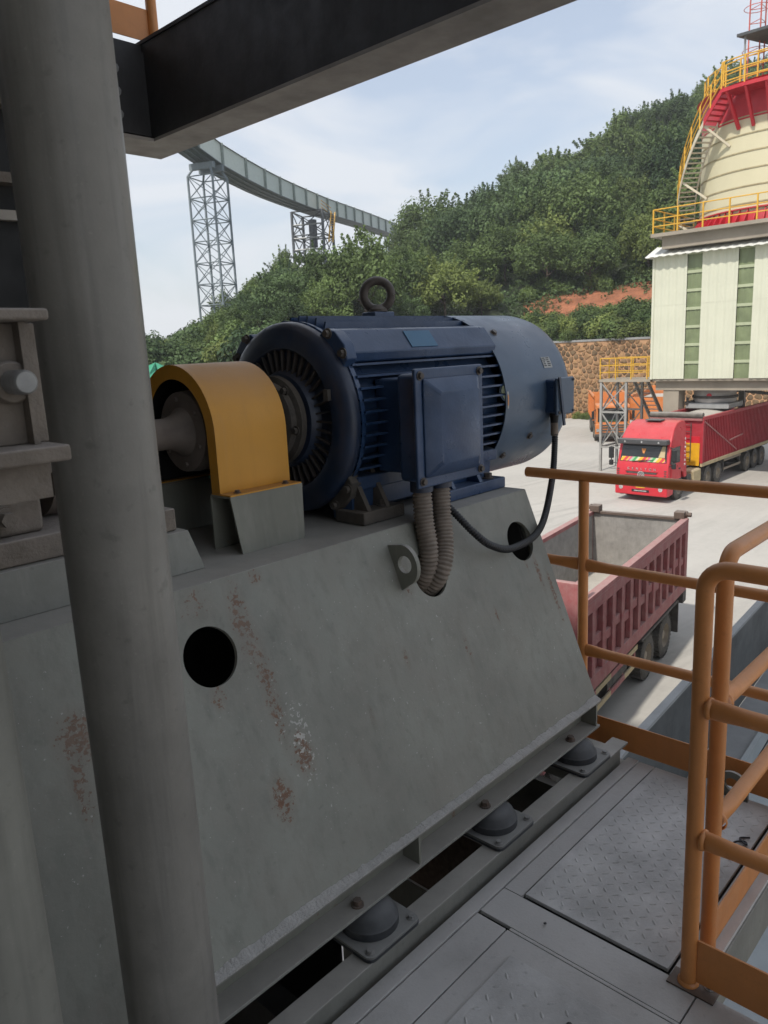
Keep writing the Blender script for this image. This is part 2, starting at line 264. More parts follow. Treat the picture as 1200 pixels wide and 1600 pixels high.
# ------------------------------------------------------------------ mesh helpers
ORG = {}
def empty(name, loc=(0, 0, 0), label=None, cat=None, group=None, kind=None, rotz=0):
    o = bpy.data.objects.new(name, None); COL.objects.link(o); o.location = loc; o.rotation_euler = (0, 0, rotz)
    o.empty_display_size = 0.1
    ORG[o] = Vector(loc)
    tag(o, label, cat, group, kind); return o
def tag(o, label=None, cat=None, group=None, kind=None):
    if label: o['label'] = label
    if cat: o['category'] = cat
    if group: o['group'] = group
    if kind: o['kind'] = kind
    return o
class MB:
    def __init__(s): s.v = []; s.f = []
    def add(s, vs, fs):
        n = len(s.v); s.v += [tuple(p) for p in vs]; s.f += [tuple(i + n for i in f) for f in fs]; return s
    def box(s, a, b):
        (x0, y0, z0), (x1, y1, z1) = a, b
        return s.add([(x0, y0, z0), (x1, y0, z0), (x1, y1, z0), (x0, y1, z0), (x0, y0, z1), (x1, y0, z1), (x1, y1, z1), (x0, y1, z1)],
                     [(0, 3, 2, 1), (4, 5, 6, 7), (0, 1, 5, 4), (1, 2, 6, 5), (2, 3, 7, 6), (3, 0, 4, 7)])
    def bar(s, p, q, wd, ht, up=(0, 0, 1)):
        p, q = Vector(p), Vector(q); d = (q - p).normalized(); up = Vector(up)
        if abs(d.dot(up)) > 0.98: up = Vector((1, 0, 0))
        a = d.cross(up).normalized() * wd / 2; b = a.cross(d).normalized() * ht / 2
        vs = [p - a - b, p + a - b, p + a + b, p - a + b, q - a - b, q + a - b, q + a + b, q - a + b]
        return s.add(vs, [(0, 1, 2, 3), (7, 6, 5, 4), (0, 4, 5, 1), (1, 5, 6, 2), (2, 6, 7, 3), (3, 7, 4, 0)])
    def tube(s, pts, r, n=12, cap=True):
        pts = [Vector(p) for p in pts]; m = len(pts); rs = r if isinstance(r, list) else [r] * m
        rings = []; prev = None
        for i, p in enumerate(pts):
            d = (pts[min(i + 1, m - 1)] - pts[max(i - 1, 0)]).normalized()
            if prev is None:
                u = d.cross(Vector((0, 0, 1)))
                if u.length < 0.05: u = d.cross(Vector((0, 1, 0)))
                u.normalize()
            else:
                u = prev - d * prev.dot(d); u.normalize()
            prev = u; v = d.cross(u)
            rr = rs[i] if isinstance(rs[i], tuple) else (rs[i], rs[i])
            rings.append([p + u * math.cos(t) * rr[0] + v * math.sin(t) * rr[1] for t in (2 * math.pi * k / n for k in range(n))])
        vs = [q for ring in rings for q in ring]
        fs = [(i * n + k, i * n + (k + 1) % n, (i + 1) * n + (k + 1) % n, (i + 1) * n + k) for i in range(m - 1) for k in range(n)]
        if cap: fs += [tuple(range(n - 1, -1, -1)), tuple((m - 1) * n + k for k in range(n))]
        return s.add(vs, fs)
    def lathe(s, prof, c=(0, 0, 0), ax='x', n=32, cap=True):
        vs = []; m = len(prof)
        for a, r in prof:
            for k in range(n):
                t = 2 * math.pi * k / n; u, v = r * math.cos(t), r * math.sin(t)
                q = {'x': (a, u, v), 'y': (v, a, u), 'z': (u, v, a)}[ax]
                vs.append((c[0] + q[0], c[1] + q[1], c[2] + q[2]))
        fs = [(i * n + k, (i + 1) * n + k, (i + 1) * n + (k + 1) % n, i * n + (k + 1) % n)[::-1] for i in range(m - 1) for k in range(n)]
        if cap:
            fs += [tuple(range(n - 1, -1, -1)), tuple((m - 1) * n + k for k in range(n))]
        return s.add(vs, fs)
    def prism(s, poly, fn, t0, t1):
        n = len(poly)
        vs = [fn(a, b, t0) for a, b in poly] + [fn(a, b, t1) for a, b in poly]
        return s.add(vs, [tuple(range(n - 1, -1, -1)), tuple(range(n, 2 * n))] + [(i, (i + 1) % n, n + (i + 1) % n, n + i) for i in range(n)])
    def mesh(s, name, m, org=(0, 0, 0), smooth=None):
        me = bpy.data.meshes.new(name); o = Vector(org)
        me.from_pydata([(x - o.x, y - o.y, z - o.z) for x, y, z in s.v], [], s.f)
        b = bmesh.new(); b.from_mesh(me); bmesh.ops.recalc_face_normals(b, faces=b.faces); b.to_mesh(me); b.free()
        me.materials.append(m)
        if smooth is not None:
            me.polygons.foreach_set('use_smooth', [True] * len(me.polygons)); me.set_sharp_from_angle(angle=R(smooth))
        return me
    def build(s, name, m, parent=None, smooth=None, bevel=0.0, seg=2, **kw):
        if isinstance(m, str): m = M[m]
        org = ORG.get(parent, Vector((0, 0, 0))) if parent else Vector((0, 0, 0))
        if parent is None:
            org = Vector(s.v[0]) if 'org' not in kw else Vector(kw.pop('org'))
        o = bpy.data.objects.new(name, s.mesh(name, m, org, smooth)); COL.objects.link(o)
        if parent: o.parent = parent
        else: o.location = org
        ORG[o] = org
        if bevel:
            bv = o.modifiers.new('bevel', 'BEVEL'); bv.width = bevel; bv.segments = seg; bv.limit_method = 'ANGLE'; bv.angle_limit = R(40)
            if smooth is None:
                o.data.polygons.foreach_set('use_smooth', [True] * len(o.data.polygons)); bv.harden_normals = True
        tag(o, **kw); return o
def bx(name, m, par, a, b, bevel=0.0, **k): return MB().box(a, b).build(name, m, par, bevel=bevel, **k)
def br(name, m, par, p, q, w_, h, up=(0, 0, 1), **k): return MB().bar(p, q, w_, h, up).build(name, m, par, **k)
def tb(name, m, par, pts, r, n=12, **k): return MB().tube(pts, r, n).build(name, m, par, smooth=40, **k)
def hexbolt(name, m, par, p, d, r=0.012, h=0.01, washer=True, **k):
    p, d = Vector(p), Vector(d).normalized(); b = MB()
    if washer: b.tube([p, p + d * h * .25], r * 1.45, 12)
    b.tube([p + d * h * .2, p + d * h * 1.2], r, 6); return b.build(name, m, par, **k)
def bez(p0, p1, p2, p3, n=10):
    P = [Vector(p) for p in (p0, p1, p2, p3)]
    return [P[0] * (1 - t) ** 3 + P[1] * 3 * t * (1 - t) ** 2 + P[2] * 3 * t * t * (1 - t) + P[3] * t ** 3 for t in (i / n for i in range(n + 1))]
def spline(pts, n=8):
    P = [Vector(p) for p in pts]; P = [P[0] * 2 - P[1]] + P + [P[-1] * 2 - P[-2]]; out = []
    for i in range(1, len(P) - 2):
        a, b, c, d = P[i - 1:i + 3]
        for k in range(n):
            t = k / n
            out.append(0.5 * (2 * b + (c - a) * t + (2 * a - 5 * b + 4 * c - d) * t * t + (3 * b - a - 3 * c + d) * t ** 3))
    return out + [P[-2]]
def textmesh(name, body, size, ext, mtx, m, par):
    cu = bpy.data.curves.new(name, 'FONT'); cu.body = body; cu.size = size; cu.extrude = ext; cu.align_x = 'CENTER'; cu.align_y = 'CENTER'
    to = bpy.data.objects.new(name + '_tmp', cu); COL.objects.link(to)
    me = bpy.data.meshes.new_from_object(to.evaluated_get(bpy.context.evaluated_depsgraph_get()))
    bpy.data.objects.remove(to); me.transform(mtx); me.materials.clear(); me.materials.append(M[m]); me.name = name
    o = bpy.data.objects.new(name, me); COL.objects.link(o); o.parent = par; return o
def instance(src, parent=None, loc=None):
    o = src.copy(); COL.objects.link(o)
    if parent: o.parent = parent
    if loc is not None: o.location = loc
    return o

# ================================================================== SETTING
YZ = -5.8
MB().add([(-300, -300, YZ), (400, -300, YZ), (400, 400, YZ), (-300, 400, YZ)], [(0, 1, 2, 3)]).build('yard_ground', 'yard', kind='structure', label='pale dusty concrete yard below the platform')
RIDGE = [(13.6,164.5,5.4), (32.2,133.1,5.0), (49.7,108.6,4.3), (56.4,95.8,4.6), (62.3,90.4,6.9), (67.4,86.4,11.5), (72.8,85.9,12.6), (82.5,86.9,13.2), (107.9,98.1,22.4), (122.7,96.4,28.6), (134.0,89.3,35.5), (143.6,80.9,41.0), (153.1,72.4,46.0), (160.7,65.7,49.8), (165.6,61.5,53.2), (179.3,52.0,58.9), (193.1,38.8,63.0), (219.6,11.7,64.9)]
FOOT = [(5.4,68.4,1.6), (14.0,59.2,1.0), (23.5,52.1,0.8), (28.9,49.5,0.8), (32.8,48.2,0.8), (35.8,46.7,0.8), (38.1,45.7,0.8), (41.8,44.7,0.7), (48.0,44.3,0.9), (56.3,44.7,1.5), (66.4,44.3,1.6), (67.9,37.8,1.6), (69.4,32.1,1.6), (70.6,27.8,1.6), (71.3,25.3,1.6), (72.9,19.5,1.6), (74.7,12.9,1.6), (77.9,1.5,1.6)]
TREEH = [2.5, 2.5, 2.5, 2.5, 2.5, 3.5, 5, 5.5, 6.5, 8, 8.5, 8.5, 8.5, 8.5, 8.5, 8.5, 8.5, 8.5]
def lerp_tab(T, i):
    k = max(0, min(len(T) - 2, int(i))); f = i - k
    if isinstance(T[0], tuple): return tuple(a + (b - a) * f for a, b in zip(T[k], T[k + 1]))
    return T[k] + (T[k + 1] - T[k]) * f
def wob(x, y): return math.sin(x * .21 + 1.3) * math.cos(y * .17 + .4) + .6 * math.sin(x * .47 + y * .31)
def ground(i, t):
    f, r = lerp_tab(FOOT, i), lerp_tab(RIDGE, i); zr = r[2] - lerp_tab(TREEH, i)
    x, y = f[0] + (r[0] - f[0]) * t, f[1] + (r[1] - f[1]) * t
    if t <= 1:
        z = f[2] + (zr - f[2]) * (t ** 0.92)
        if i > 9.5: z += 1.5 * min(1, max(0, (t - .045) / .05)) * (1 - t)      # cut bank above the wall
        z += wob(x, y) * .5 * min(1, t * 8) * (1 - t * .4)
    else: z = zr - (t - 1) * abs(zr) * 1.2 - (t - 1) * 8
    return Vector((x, y, z))
hb = MB(); NI, ts = 17 * 6, [0, .02, .045, .06, .075, .095, .12, .16, .22, .3, .38, .46, .54, .62, .7, .78, .86, .93, 1, 1.1, 1.3, 1.6]
for a in range(NI + 1):
    i = a / 6; f = lerp_tab(FOOT, i); 
    if i < 10: n = Vector((f[0], f[1], 0)).normalized(); hb.v.append((f[0] - n.x * 5, f[1] - n.y * 5, YZ - 1))
    else: hb.v.append((f[0], f[1], YZ - 1))
    for t in ts: hb.v.append(tuple(ground(i, t)))
nr = len(ts) + 1
mi = []
for a in range(NI):
    for b in range(nr - 1):
        hb.f.append((a * nr + b, (a + 1) * nr + b, (a + 1) * nr + b + 1, a * nr + b + 1))
        mi.append(1 if (a / 6 > 10.0 and 3 <= b <= 6) else 0)
hill = hb.build('hillside', 'hill', None, smooth=60, kind='structure', label='wooded hillside rising behind the yard', org=(90, 70, 0))
hill.data.materials.append(M['soil']); hill.data.polygons.foreach_set('material_index', mi)

# ---- stone retaining wall
def wall_x(y): return 67.3 + 0.275 * (38.1 - y)
WN = Vector((-1, -0.275, 0)).normalized(); WD = Vector((0.275, -1, 0)).normalized()     # outward normal and run direction
W0 = Vector((wall_x(46), 46, YZ)); WLEN, WH = 46.0, 7.3
wall = empty('retaining_wall', tuple(W0), 'long ochre rubble stone retaining wall at the foot of the wooded hill', 'wall')
def wp(s, h, d=0.0): q = W0 + WD * s + WN * d; return (q.x, q.y, W0.z + h)
MB().add([wp(0, -.5, 0), wp(WLEN, -.5, 0), wp(WLEN, WH, 0), wp(0, WH, 0), wp(0, -.5, -.6), wp(WLEN, -.5, -.6), wp(WLEN, WH, -.6), wp(0, WH, -.6)],
         [(0, 1, 2, 3), (7, 6, 5, 4), (3, 2, 6, 7), (0, 3, 7, 4), (1, 5, 6, 2), (0, 4, 5, 1)]).build('mortar_core', 'mortar', wall)
MB().add([wp(0, WH + .002, .08), wp(WLEN, WH + .002, .08), wp(WLEN, WH + .2, .08), wp(0, WH + .2, .08), wp(0, WH + .002, -.7), wp(WLEN, WH + .002, -.7), wp(WLEN, WH + .2, -.7), wp(0, WH + .2, -.7)],
         [(0, 1, 2, 3), (7, 6, 5, 4), (3, 2, 6, 7), (0, 3, 7, 4), (1, 5, 6, 2), (0, 4, 5, 1)]).build('coping', 'coping', wall)
def clip(poly, a, b, c):        # keep a*x+b*y<=c
    out = []
    for k in range(len(poly)):
        p, q = poly[k], poly[(k + 1) % len(poly)]; dp, dq = a * p[0] + b * p[1] - c, a * q[0] + b * q[1] - c
        if dp <= 0: out.append(p)
        if dp * dq < 0: t = dp / (dp - dq); out.append((p[0] + (q[0] - p[0]) * t, p[1] + (q[1] - p[1]) * t))
    return out
rw = random.Random(3); seeds = []; sp = 0.52
for r_ in range(int(WH / (sp * .86)) + 1):
    for c_ in range(int(WLEN / sp) + 1):
        seeds.append((c_ * sp + (r_ % 2) * sp / 2 + rw.uniform(-.24, .24), r_ * sp * .86 + rw.uniform(-.22, .22)))
cells = {}
for k, (a, b) in enumerate(seeds): cells.setdefault((int(a // 1), int(b // 1)), []).append(k)
rest = MB(); cand = []
for k, (a, b) in enumerate(seeds):
    if b < .1 or b > WH - .1 or a < .2 or a > WLEN - .2: continue
    poly = [(a - .8, b - .8), (a + .8, b - .8), (a + .8, b + .8), (a - .8, b + .8)]
    for ci in range(int(a // 1) - 2, int(a // 1) + 3):
        for cj in range(int(b // 1) - 2, int(b // 1) + 3):
            for j in cells.get((ci, cj), []):
                if j == k: continue
                x, y = seeds[j]; dx, dy = x - a, y - b; d = math.hypot(dx, dy)
                if d > 1.5: continue
                poly = clip(poly, dx / d, dy / d, (dx / d) * (a + x) / 2 + (dy / d) * (b + y) / 2 - .034)
                if len(poly) < 3: break
    poly = [(x, min(max(y, .02), WH - .02)) for x, y in poly]
    if len(poly) < 3: continue
    cx = sum(p[0] for p in poly) / len(poly); cy = sum(p[1] for p in poly) / len(poly)
    rnd = []                                                          # round the corners
    for q in range(len(poly)):
        p0, p1 = poly[q], poly[(q + 1) % len(poly)]
        rnd += [(p0[0] * .75 + p1[0] * .25, p0[1] * .75 + p1[1] * .25), (p0[0] * .25 + p1[0] * .75, p0[1] * .25 + p1[1] * .75)]
    cand.append((a, rnd, cx, cy))
def stone(mb, rnd, cx, cy):
    n = len(rnd); h = rw.uniform(.05, .11)
    v = [wp(x, y, 0.0) for x, y in rnd] + [wp(cx + (x - cx) * .82, cy + (y - cy) * .82, h) for x, y in rnd] + [wp(cx, cy, h + .03)]
    mb.add(v, [(q, (q + 1) % n, n + (q + 1) % n, n + q) for q in range(n)] + [(n + q, n + (q + 1) % n, 2 * n) for q in range(n)])
cand.sort(key=lambda c: abs(c[0] - 12.3))
for q, (a, rnd, cx, cy) in enumerate(cand):
    if q < 295: mb = MB(); stone(mb, rnd, cx, cy); mb.build('stone', 'stone', wall, smooth=50)
    else: stone(rest, rnd, cx, cy)
rest.build('stone_field', 'stone', wall, kind='stuff')

# ---- foliage
def leaves(mb, rnd, c, rad, n, size, squash=1.0):
    for _ in range(n):
        u = rnd.uniform(-1, 1); t = rnd.uniform(0, 6.283); s_ = math.sqrt(1 - u * u)
        d = Vector((s_ * math.cos(t), s_ * math.sin(t), u)); rr = rad * rnd.uniform(.62, 1.05)
        p = Vector(c) + Vector((d.x * rr, d.y * rr, d.z * rr * squash))
        nrm = (d + Vector((rnd.uniform(-.8, .8), rnd.uniform(-.8, .8), rnd.uniform(-.3, 1.0)))).normalized()
        a = nrm.orthogonal().normalized(); b = nrm.cross(a); ang = rnd.uniform(0, 6.28)
        a, b = a * math.cos(ang) + b * math.sin(ang), b * math.cos(ang) - a * math.sin(ang)
        s1 = size * rnd.uniform(.6, 1.25); s2 = s1 * rnd.uniform(.45, .75)
        k = len(mb.v)
        mb.v += [tuple(p - a * s1), tuple(p + b * s2 + nrm * s1 * .12), tuple(p + a * s1), tuple(p - b * s2 + nrm * s1 * .12)]
        mb.f.append((k, k + 1, k + 2, k + 3))
def rawmesh(mb, name, m):
    me = bpy.data.meshes.new(name); me.from_pydata(mb.v, [], mb.f); me.materials.append(m); return me
def crown(seed, h, rad, m, n_cl=50, per=150, size=.165, conical=0.0):
    rnd = random.Random(seed); mb = MB()
    for k in range(n_cl):
        u = rnd.uniform(-.55, 1.0); t = rnd.uniform(0, 6.283); s_ = math.sqrt(max(0, 1 - u * u)) * (1 - conical * max(0, u) * .6)
        rr = rnd.uniform(.55, 1.0)
        c = (s_ * math.cos(t) * rad * rr, s_ * math.sin(t) * rad * rr, h * .58 + u * h * .40 * rr)
        leaves(mb, rnd, c, rad * rnd.uniform(.24, .42), per, size, .8)
    for k in range(16):                                   # loose sprigs breaking the outline
        u = rnd.uniform(.2, 1.0); t = rnd.uniform(0, 6.283); s_ = math.sqrt(max(0, 1 - u * u)); d = Vector((s_ * math.cos(t), s_ * math.sin(t), u * 1.1)).normalized()
        p0 = Vector((s_ * math.cos(t) * rad * .85, s_ * math.sin(t) * rad * .85, h * .58 + u * h * .36))
        for q in range(5): leaves(mb, rnd, tuple(p0 + d * (.25 + .26 * q)), .26 - .035 * q, 9, size * .9)
    return rawmesh(mb, 'crown', M[m])
def trunk_mesh(seed, h, r0):
    rnd = random.Random(seed); mb = MB()
    pts = [(rnd.uniform(-.1, .1) * k, rnd.uniform(-.1, .1) * k, h * .62 * k / 4 - .6) for k in range(5)]
    mb.tube(pts, [r0 * (1 - .16 * k) for k in range(5)], 7)
    for k in range(5):
        a = rnd.uniform(0, 6.28); z = h * rnd.uniform(.28, .5); l_ = h * rnd.uniform(.2, .3)
        mb.tube([(0, 0, z), (math.cos(a) * l_ * .5, math.sin(a) * l_ * .5, z + l_ * .4), (math.cos(a) * l_, math.sin(a) * l_, z + l_ * .9)], [r0 * .5, r0 * .35, r0 * .12], 5)
    return mb.mesh('trunk', M['bark'])
PROT = []
for k, (h, rad, m, con) in enumerate([(7.5, 3.6, 'leaf_a', 0), (8.2, 3.3, 'leaf_b', .4), (6.8, 3.8, 'leaf_a', 0), (9.0, 3.2, 'leaf_b', .7), (6.2, 3.0, 'leaf_c', .2), (7.4, 3.5, 'leaf_b', .1)]):
    PROT.append((crown(100 + k, h, rad, m, conical=con), trunk_mesh(200 + k, h, .2), m))
KINDS = {'leaf_a': ('dark_tree', 'dark green broadleaf tree in the wooded hillside canopy'), 'leaf_b': ('leafy_tree', 'mid green broadleaf tree in the wooded hillside canopy'),
         'leaf_c': ('light_tree', 'light yellowish green tree in the wooded hillside canopy')}
def put_tree(p, k, sc, name=None, label=None, group=None, rnd=random):
    cm, tm, m = PROT[k]; nm, lb = KINDS[m]
    e = empty(name or nm, tuple(p), label or lb, 'tree', group or lb + 's', rotz=rnd.uniform(0, 6.28)); e.scale = (sc * rnd.uniform(.88, 1.12), sc * rnd.uniform(.88, 1.12), sc * rnd.uniform(.85, 1.15))
    for n_, me in (('trunk', tm), ('crown', cm)):
        o = bpy.data.objects.new(n_, me); COL.objects.link(o); o.parent = e
    return e
rt = random.Random(11); placed = []
def az_of(p): return math.degrees(math.atan2(p.y, p.x))
tries = 0; count = 0
while count < 295 and tries < 20000:
    tries += 1
    i = rt.uniform(4.2, 16.2); t = rt.uniform(.11, 1.04)
    p = ground(i, t)
    if not (14 < az_of(p) < 72): continue
    dist = math.hypot(p.x, p.y); md = 3.3 + .013 * dist
    if i < 6: md *= .7
    if any((p.x - q.x) ** 2 + (p.y - q.y) ** 2 < md * md for q in placed): continue
    if (p.x - 54.6) ** 2 + (p.y - 76.5) ** 2 < 49: continue          # clearing round the lattice tower
    if (p.x - 84) ** 2 + (p.y - 91) ** 2 < 20: continue
    placed.append(p); count += 1
    k = rt.choice([0, 1, 1, 2, 3, 3, 5, 5, 0, 4])
    sc = rt.choice([rt.uniform(.6, .9), rt.uniform(.85, 1.2), rt.uniform(1.0, 1.4)]) * (1.0 if i > 8.7 else .72 if i > 5.6 else .5)
    if t > .75: sc = min(sc, rt.uniform(.75, 1.05))
    where = 'on the skyline of the hill' if t > .84 else 'beside the lattice towers' if i < 8 else 'just above the red soil bank' if t < .24 else 'low on the wooded slope' if t < .5 else 'high on the wooded slope'
    kind = KINDS[PROT[k][2]][1].split(' tree')[0] + ' tree ' + where
    put_tree(p - Vector((0, 0, .3)), k, sc, label=kind, group=kind.replace(' tree ', ' trees '), rnd=rt)
# shrubs: low crowns on the left slope and above the wall
SH = [rawmesh(None or (lambda mb, r: (leaves(mb, r, (0, 0, .55), .9, 420, .105, .8), leaves(mb, r, (.7, .3, .4), .6, 260, .10), leaves(mb, r, (-.6, -.4, .4), .6, 260, .10), leaves(mb, r, (.1, -.6, .5), .6, 240, .10), leaves(mb, r, (-.2, .5, .9), .5, 160, .09), mb)[-1])(MB(), random.Random(50 + q)), 'foliage', M[m]) for q, m in enumerate(['leaf_b', 'leaf_c', 'leaf_a'])]
STM = (lambda mb: [mb.tube([(0, 0, -.3), (a, b, .6)], [.03, .012], 5) for a, b in ((.3, .1), (-.25, .2), (.05, -.3))] and mb)(MB()).mesh('stem', M['bark'])
def put_shrub(p, k, sc, label, group):
    e = empty('shrub', tuple(p), label, 'shrub', group, rotz=rt.uniform(0, 6.28)); e.scale = (sc * rt.uniform(.8, 1.2), sc * rt.uniform(.8, 1.2), sc * rt.uniform(.8, 1.3))
    for n_, me in (('stem', STM), ('foliage', SH[k])):
        o = bpy.data.objects.new(n_, me); COL.objects.link(o); o.parent = e
n = 0
while n < 170:
    i = rt.uniform(2.2, 7.5); t = rt.uniform(0, 1.0) ** .8
    if i > 5 and t > .6: continue
    p = ground(i, t); put_shrub(p, rt.choice([0, 2, 2, 0, 0, 1]), rt.uniform(1.1, 2.1), 'low leafy shrub on the slope below the lattice towers', 'shrubs on the slope below the towers'); n += 1
for q in range(130):
    i = rt.uniform(10.2, 13.6); t = rt.choice([rt.uniform(.0, .05), rt.uniform(.002, .045), rt.uniform(.0, .04), rt.uniform(.03, .045), rt.uniform(.10, .14)])
    put_shrub(ground(i, t), rt.choice([0, 1, 0]), rt.uniform(.8, 1.35), 'low green shrub along the top of the stone retaining wall', 'shrubs above the retaining wall')
for q in range(10):
    s_ = rt.uniform(8, 14); x, y, z = wp(s_, 0, rt.uniform(.3, 1.2)); put_shrub((x, y, z), 1, rt.uniform(.35, .6), 'small weed clump at the foot of the stone wall', 'weeds at the wall foot')
ug = MB()                                                            # continuous undergrowth between the trees
for q in range(3600):
    i = rt.uniform(3.0, 16.3); t = rt.uniform(.10, 1.02); p = ground(i, t)
    if not (12 < az_of(p) < 74): continue
    leaves(ug, rt, (p.x, p.y, p.z + .3), rt.uniform(.7, 1.3), 30, .21, .7)
for q in range(1500):                                                # ragged growth along the edges of the bare bank and the wall coping
    e_ = rt.random(); i = rt.uniform(9.6, 14.5)
    if e_ < .30: t = rt.gauss(.112, .012)
    elif e_ < .55: t = rt.gauss(.042, .007)
    elif e_ < .68: i = rt.gauss(10.25, .22); t = rt.uniform(.03, .12)
    else: t = rt.uniform(-.002, .03)
    t = max(t, -.002); p = ground(i, max(t, 0)); leaves(ug, rt, (p.x, p.y, p.z + .12), rt.uniform(.2, .5), 26, .11, .9)
ugo = bpy.data.objects.new('undergrowth', rawmesh(ug, 'undergrowth', M['leaf_a'])); COL.objects.link(ugo)
tag(ugo, 'dense low undergrowth covering the hillside between the trees', 'undergrowth', kind='stuff')

# ---- netted stockpile
nb = MB(); NA, NRr = 40, 9
for j in range(NRr):
    for a in range(NA):
        th = 2 * math.pi * a / NA; rr = 9.5 * (1 - j / (NRr - 1)) ** .8 * (1 + .08 * math.sin(3 * th + 1) + .05 * math.sin(7 * th))
        nb.v.append((23.5 + rr * math.cos(th), 40 + rr * math.sin(th), YZ + 7.1 * (j / (NRr - 1)) ** .85 + .25 * math.sin(5 * th + j)))
for j in range(NRr - 1):
    for a in range(NA): nb.f.append((j * NA + a, j * NA + (a + 1) % NA, (j + 1) * NA + (a + 1) % NA, (j + 1) * NA + a))
nb.build('netted_stockpile', 'net', None, smooth=70, label='stockpile mound under bright green dust netting behind the yellow guard', cat='stockpile', org=(23.5, 40, YZ))

# ================================================================== CONVEYOR GALLERY AND TOWERS
GT = [(44.5,72.5,29.4), (52.8,76.9,27.2), (58.8,79.6,26.1), (64.8,82.0,25.45), (72.6,86.1,25.35), (88.9,95.1,26.0), (101.9,102.3,26.9), (115.5,109.3,27.6), (134,118.5,28.2), (165,133,28.6)]
gp = spline(GT, 30); acc = [0]
for a, b in zip(gp, gp[1:]): acc.append(acc[-1] + (b - a).length)
def gat(s_):
    s_ = max(0, min(acc[-1] - .001, s_)); k = next(q for q in range(len(acc) - 1) if acc[q + 1] > s_); f = (s_ - acc[k]) / (acc[k + 1] - acc[k])
    return gp[k].lerp(gp[k + 1], f)
gal = empty('conveyor_gallery', GT[1], 'long enclosed conveyor gallery of pale panels crossing the sky on lattice towers', 'conveyor')
SPC = 5.2; ng = int(acc[-1] / SPC); GHt, GW = 2.4, 2.5
for k in range(ng):
    a, b = gat(k * SPC), gat((k + 1) * SPC); d = (b - a); d.z = 0; d.normalize(); nrm = Vector((d.y, -d.x, 0)); lf = -nrm * GW; dz = Vector((0, 0, -GHt))
    for nm, off, mm in (('side_panel', Vector(), 'gpanel'), ('side_panel', lf, 'gpanel')):
        p, q = a + off, b + off; th = nrm * .05
        MB().add([p, q, q + dz, p + dz, p - th, q - th, q + dz - th, p + dz - th], [(0, 1, 2, 3), (7, 6, 5, 4), (0, 4, 5, 1), (3, 2, 6, 7), (0, 3, 7, 4), (1, 5, 6, 2)]).build(nm, mm, gal)
    MB().bar(a + nrm * .06 + Vector((0, 0, .05)), a + dz + nrm * .06, .5, .18, d).build('panel_rib', 'grib', gal)
    MB().add([a + nrm * .3 + dz, b + nrm * .3 + dz, b + lf - nrm * .3 + dz, a + lf - nrm * .3 + dz, a + nrm * .3 + dz * 1.03, b + nrm * .3 + dz * 1.03, b + lf - nrm * .3 + dz * 1.03, a + lf - nrm * .3 + dz * 1.03],
             [(0, 1, 2, 3), (7, 6, 5, 4), (0, 4, 5, 1), (3, 2, 6, 7), (0, 3, 7, 4), (1, 5, 6, 2)]).build('floor_truss', 'gunder', gal)
    for q in (.15, .5, .85):
        c0 = a + lf * q + dz * 1.03; c1 = b + lf * q + dz * 1.03; MB().bar(c0 + Vector((0, 0, -.04)), c1 + Vector((0, 0, -.04)), .2, .08).build('purlin', 'lattice', gal)
    mid = lf * .5 + Vector((0, 0, .45)); o1 = nrm * .18
    MB().add([a + o1, b + o1, b + mid, a + mid, b + lf - o1, a + lf - o1], [(0, 1, 2, 3), (3, 2, 4, 5)]).build('roof_sheet', 'groof', gal)
def lattice(name, label, base, top_z, half, dirv, mm, nlev, r=.14, taper=1.0):
    d = Vector((dirv[0], dirv[1], 0)).normalized(); n_ = Vector((d.y, -d.x, 0)); b = Vector(base)
    t = empty(name, base, label, 'tower')
    H = top_z - b.z
    def cn(k, f):
        s1, s2 = ((-1, -1), (1, -1), (1, 1), (-1, 1))[k]; h = half * (taper + (1 - taper) * f)
        return b + d * h * s1 + n_ * h * s2 + Vector((0, 0, H * f))
    for k in range(4): MB().tube([cn(k, 0) - Vector((0, 0, 4)), cn(k, 1)], r, 8).build('leg', mm, t, smooth=50)
    for l_ in range(nlev + 1):
        f = l_ / nlev
        for k in range(4): MB().tube([cn(k, f), cn((k + 1) % 4, f)], r * .5, 6).build('girt', mm, t)
        if l_ < nlev:
            g = (l_ + 1) / nlev
            for k in range(4):
                MB().tube([cn(k, f), cn((k + 1) % 4, g)], r * .38, 5).build('brace', mm, t); MB().tube([cn((k + 1) % 4, f), cn(k, g)], r * .38, 5).build('brace', mm, t)
    return t, cn, d, n_
c1 = gat(14.2); dd = gat(18) - gat(10); dd.z = 0; dd.normalize(); nn = Vector((dd.y, -dd.x, 0))
cc = c1 - nn * GW * .5
t1, cn1, d1, n1_ = lattice('lattice_tower', 'tall slender blue grey lattice tower nearer the camera under the conveyor gallery', (cc.x, cc.y, 3.0), c1.z - GHt * 1.03 - 1.6, 1.65, dd, 'lattice', 8, taper=1.0)
for s_ in (-1, 1):
    a = cc + dd * s_ * 1.0 - nn * 1.6; b = cc + dd * s_ * 1.0 + nn * 1.6; z = c1.z - GHt * 1.03 - .5
    MB().bar((a.x, a.y, z), (b.x, b.y, z), .5, .7).build('head_beam', 'lattice', t1)
for k in range(4):
    top = cn1(k, 1); q = cc + (top - cc) * .72; MB().tube([top, (q.x, q.y, c1.z - GHt * 1.03 - .8)], .13, 7).build('leg_head', 'lattice', t1, smooth=50)
s2 = next(k for k in range(len(gp)) if gp[k].x > 86.5); c2 = gp[s2]; dd2 = (gp[s2 + 3] - gp[s2 - 3]); dd2.z = 0; dd2.normalize(); nn2 = Vector((dd2.y, -dd2.x, 0)); cc2 = c2 - nn2 * GW * .5
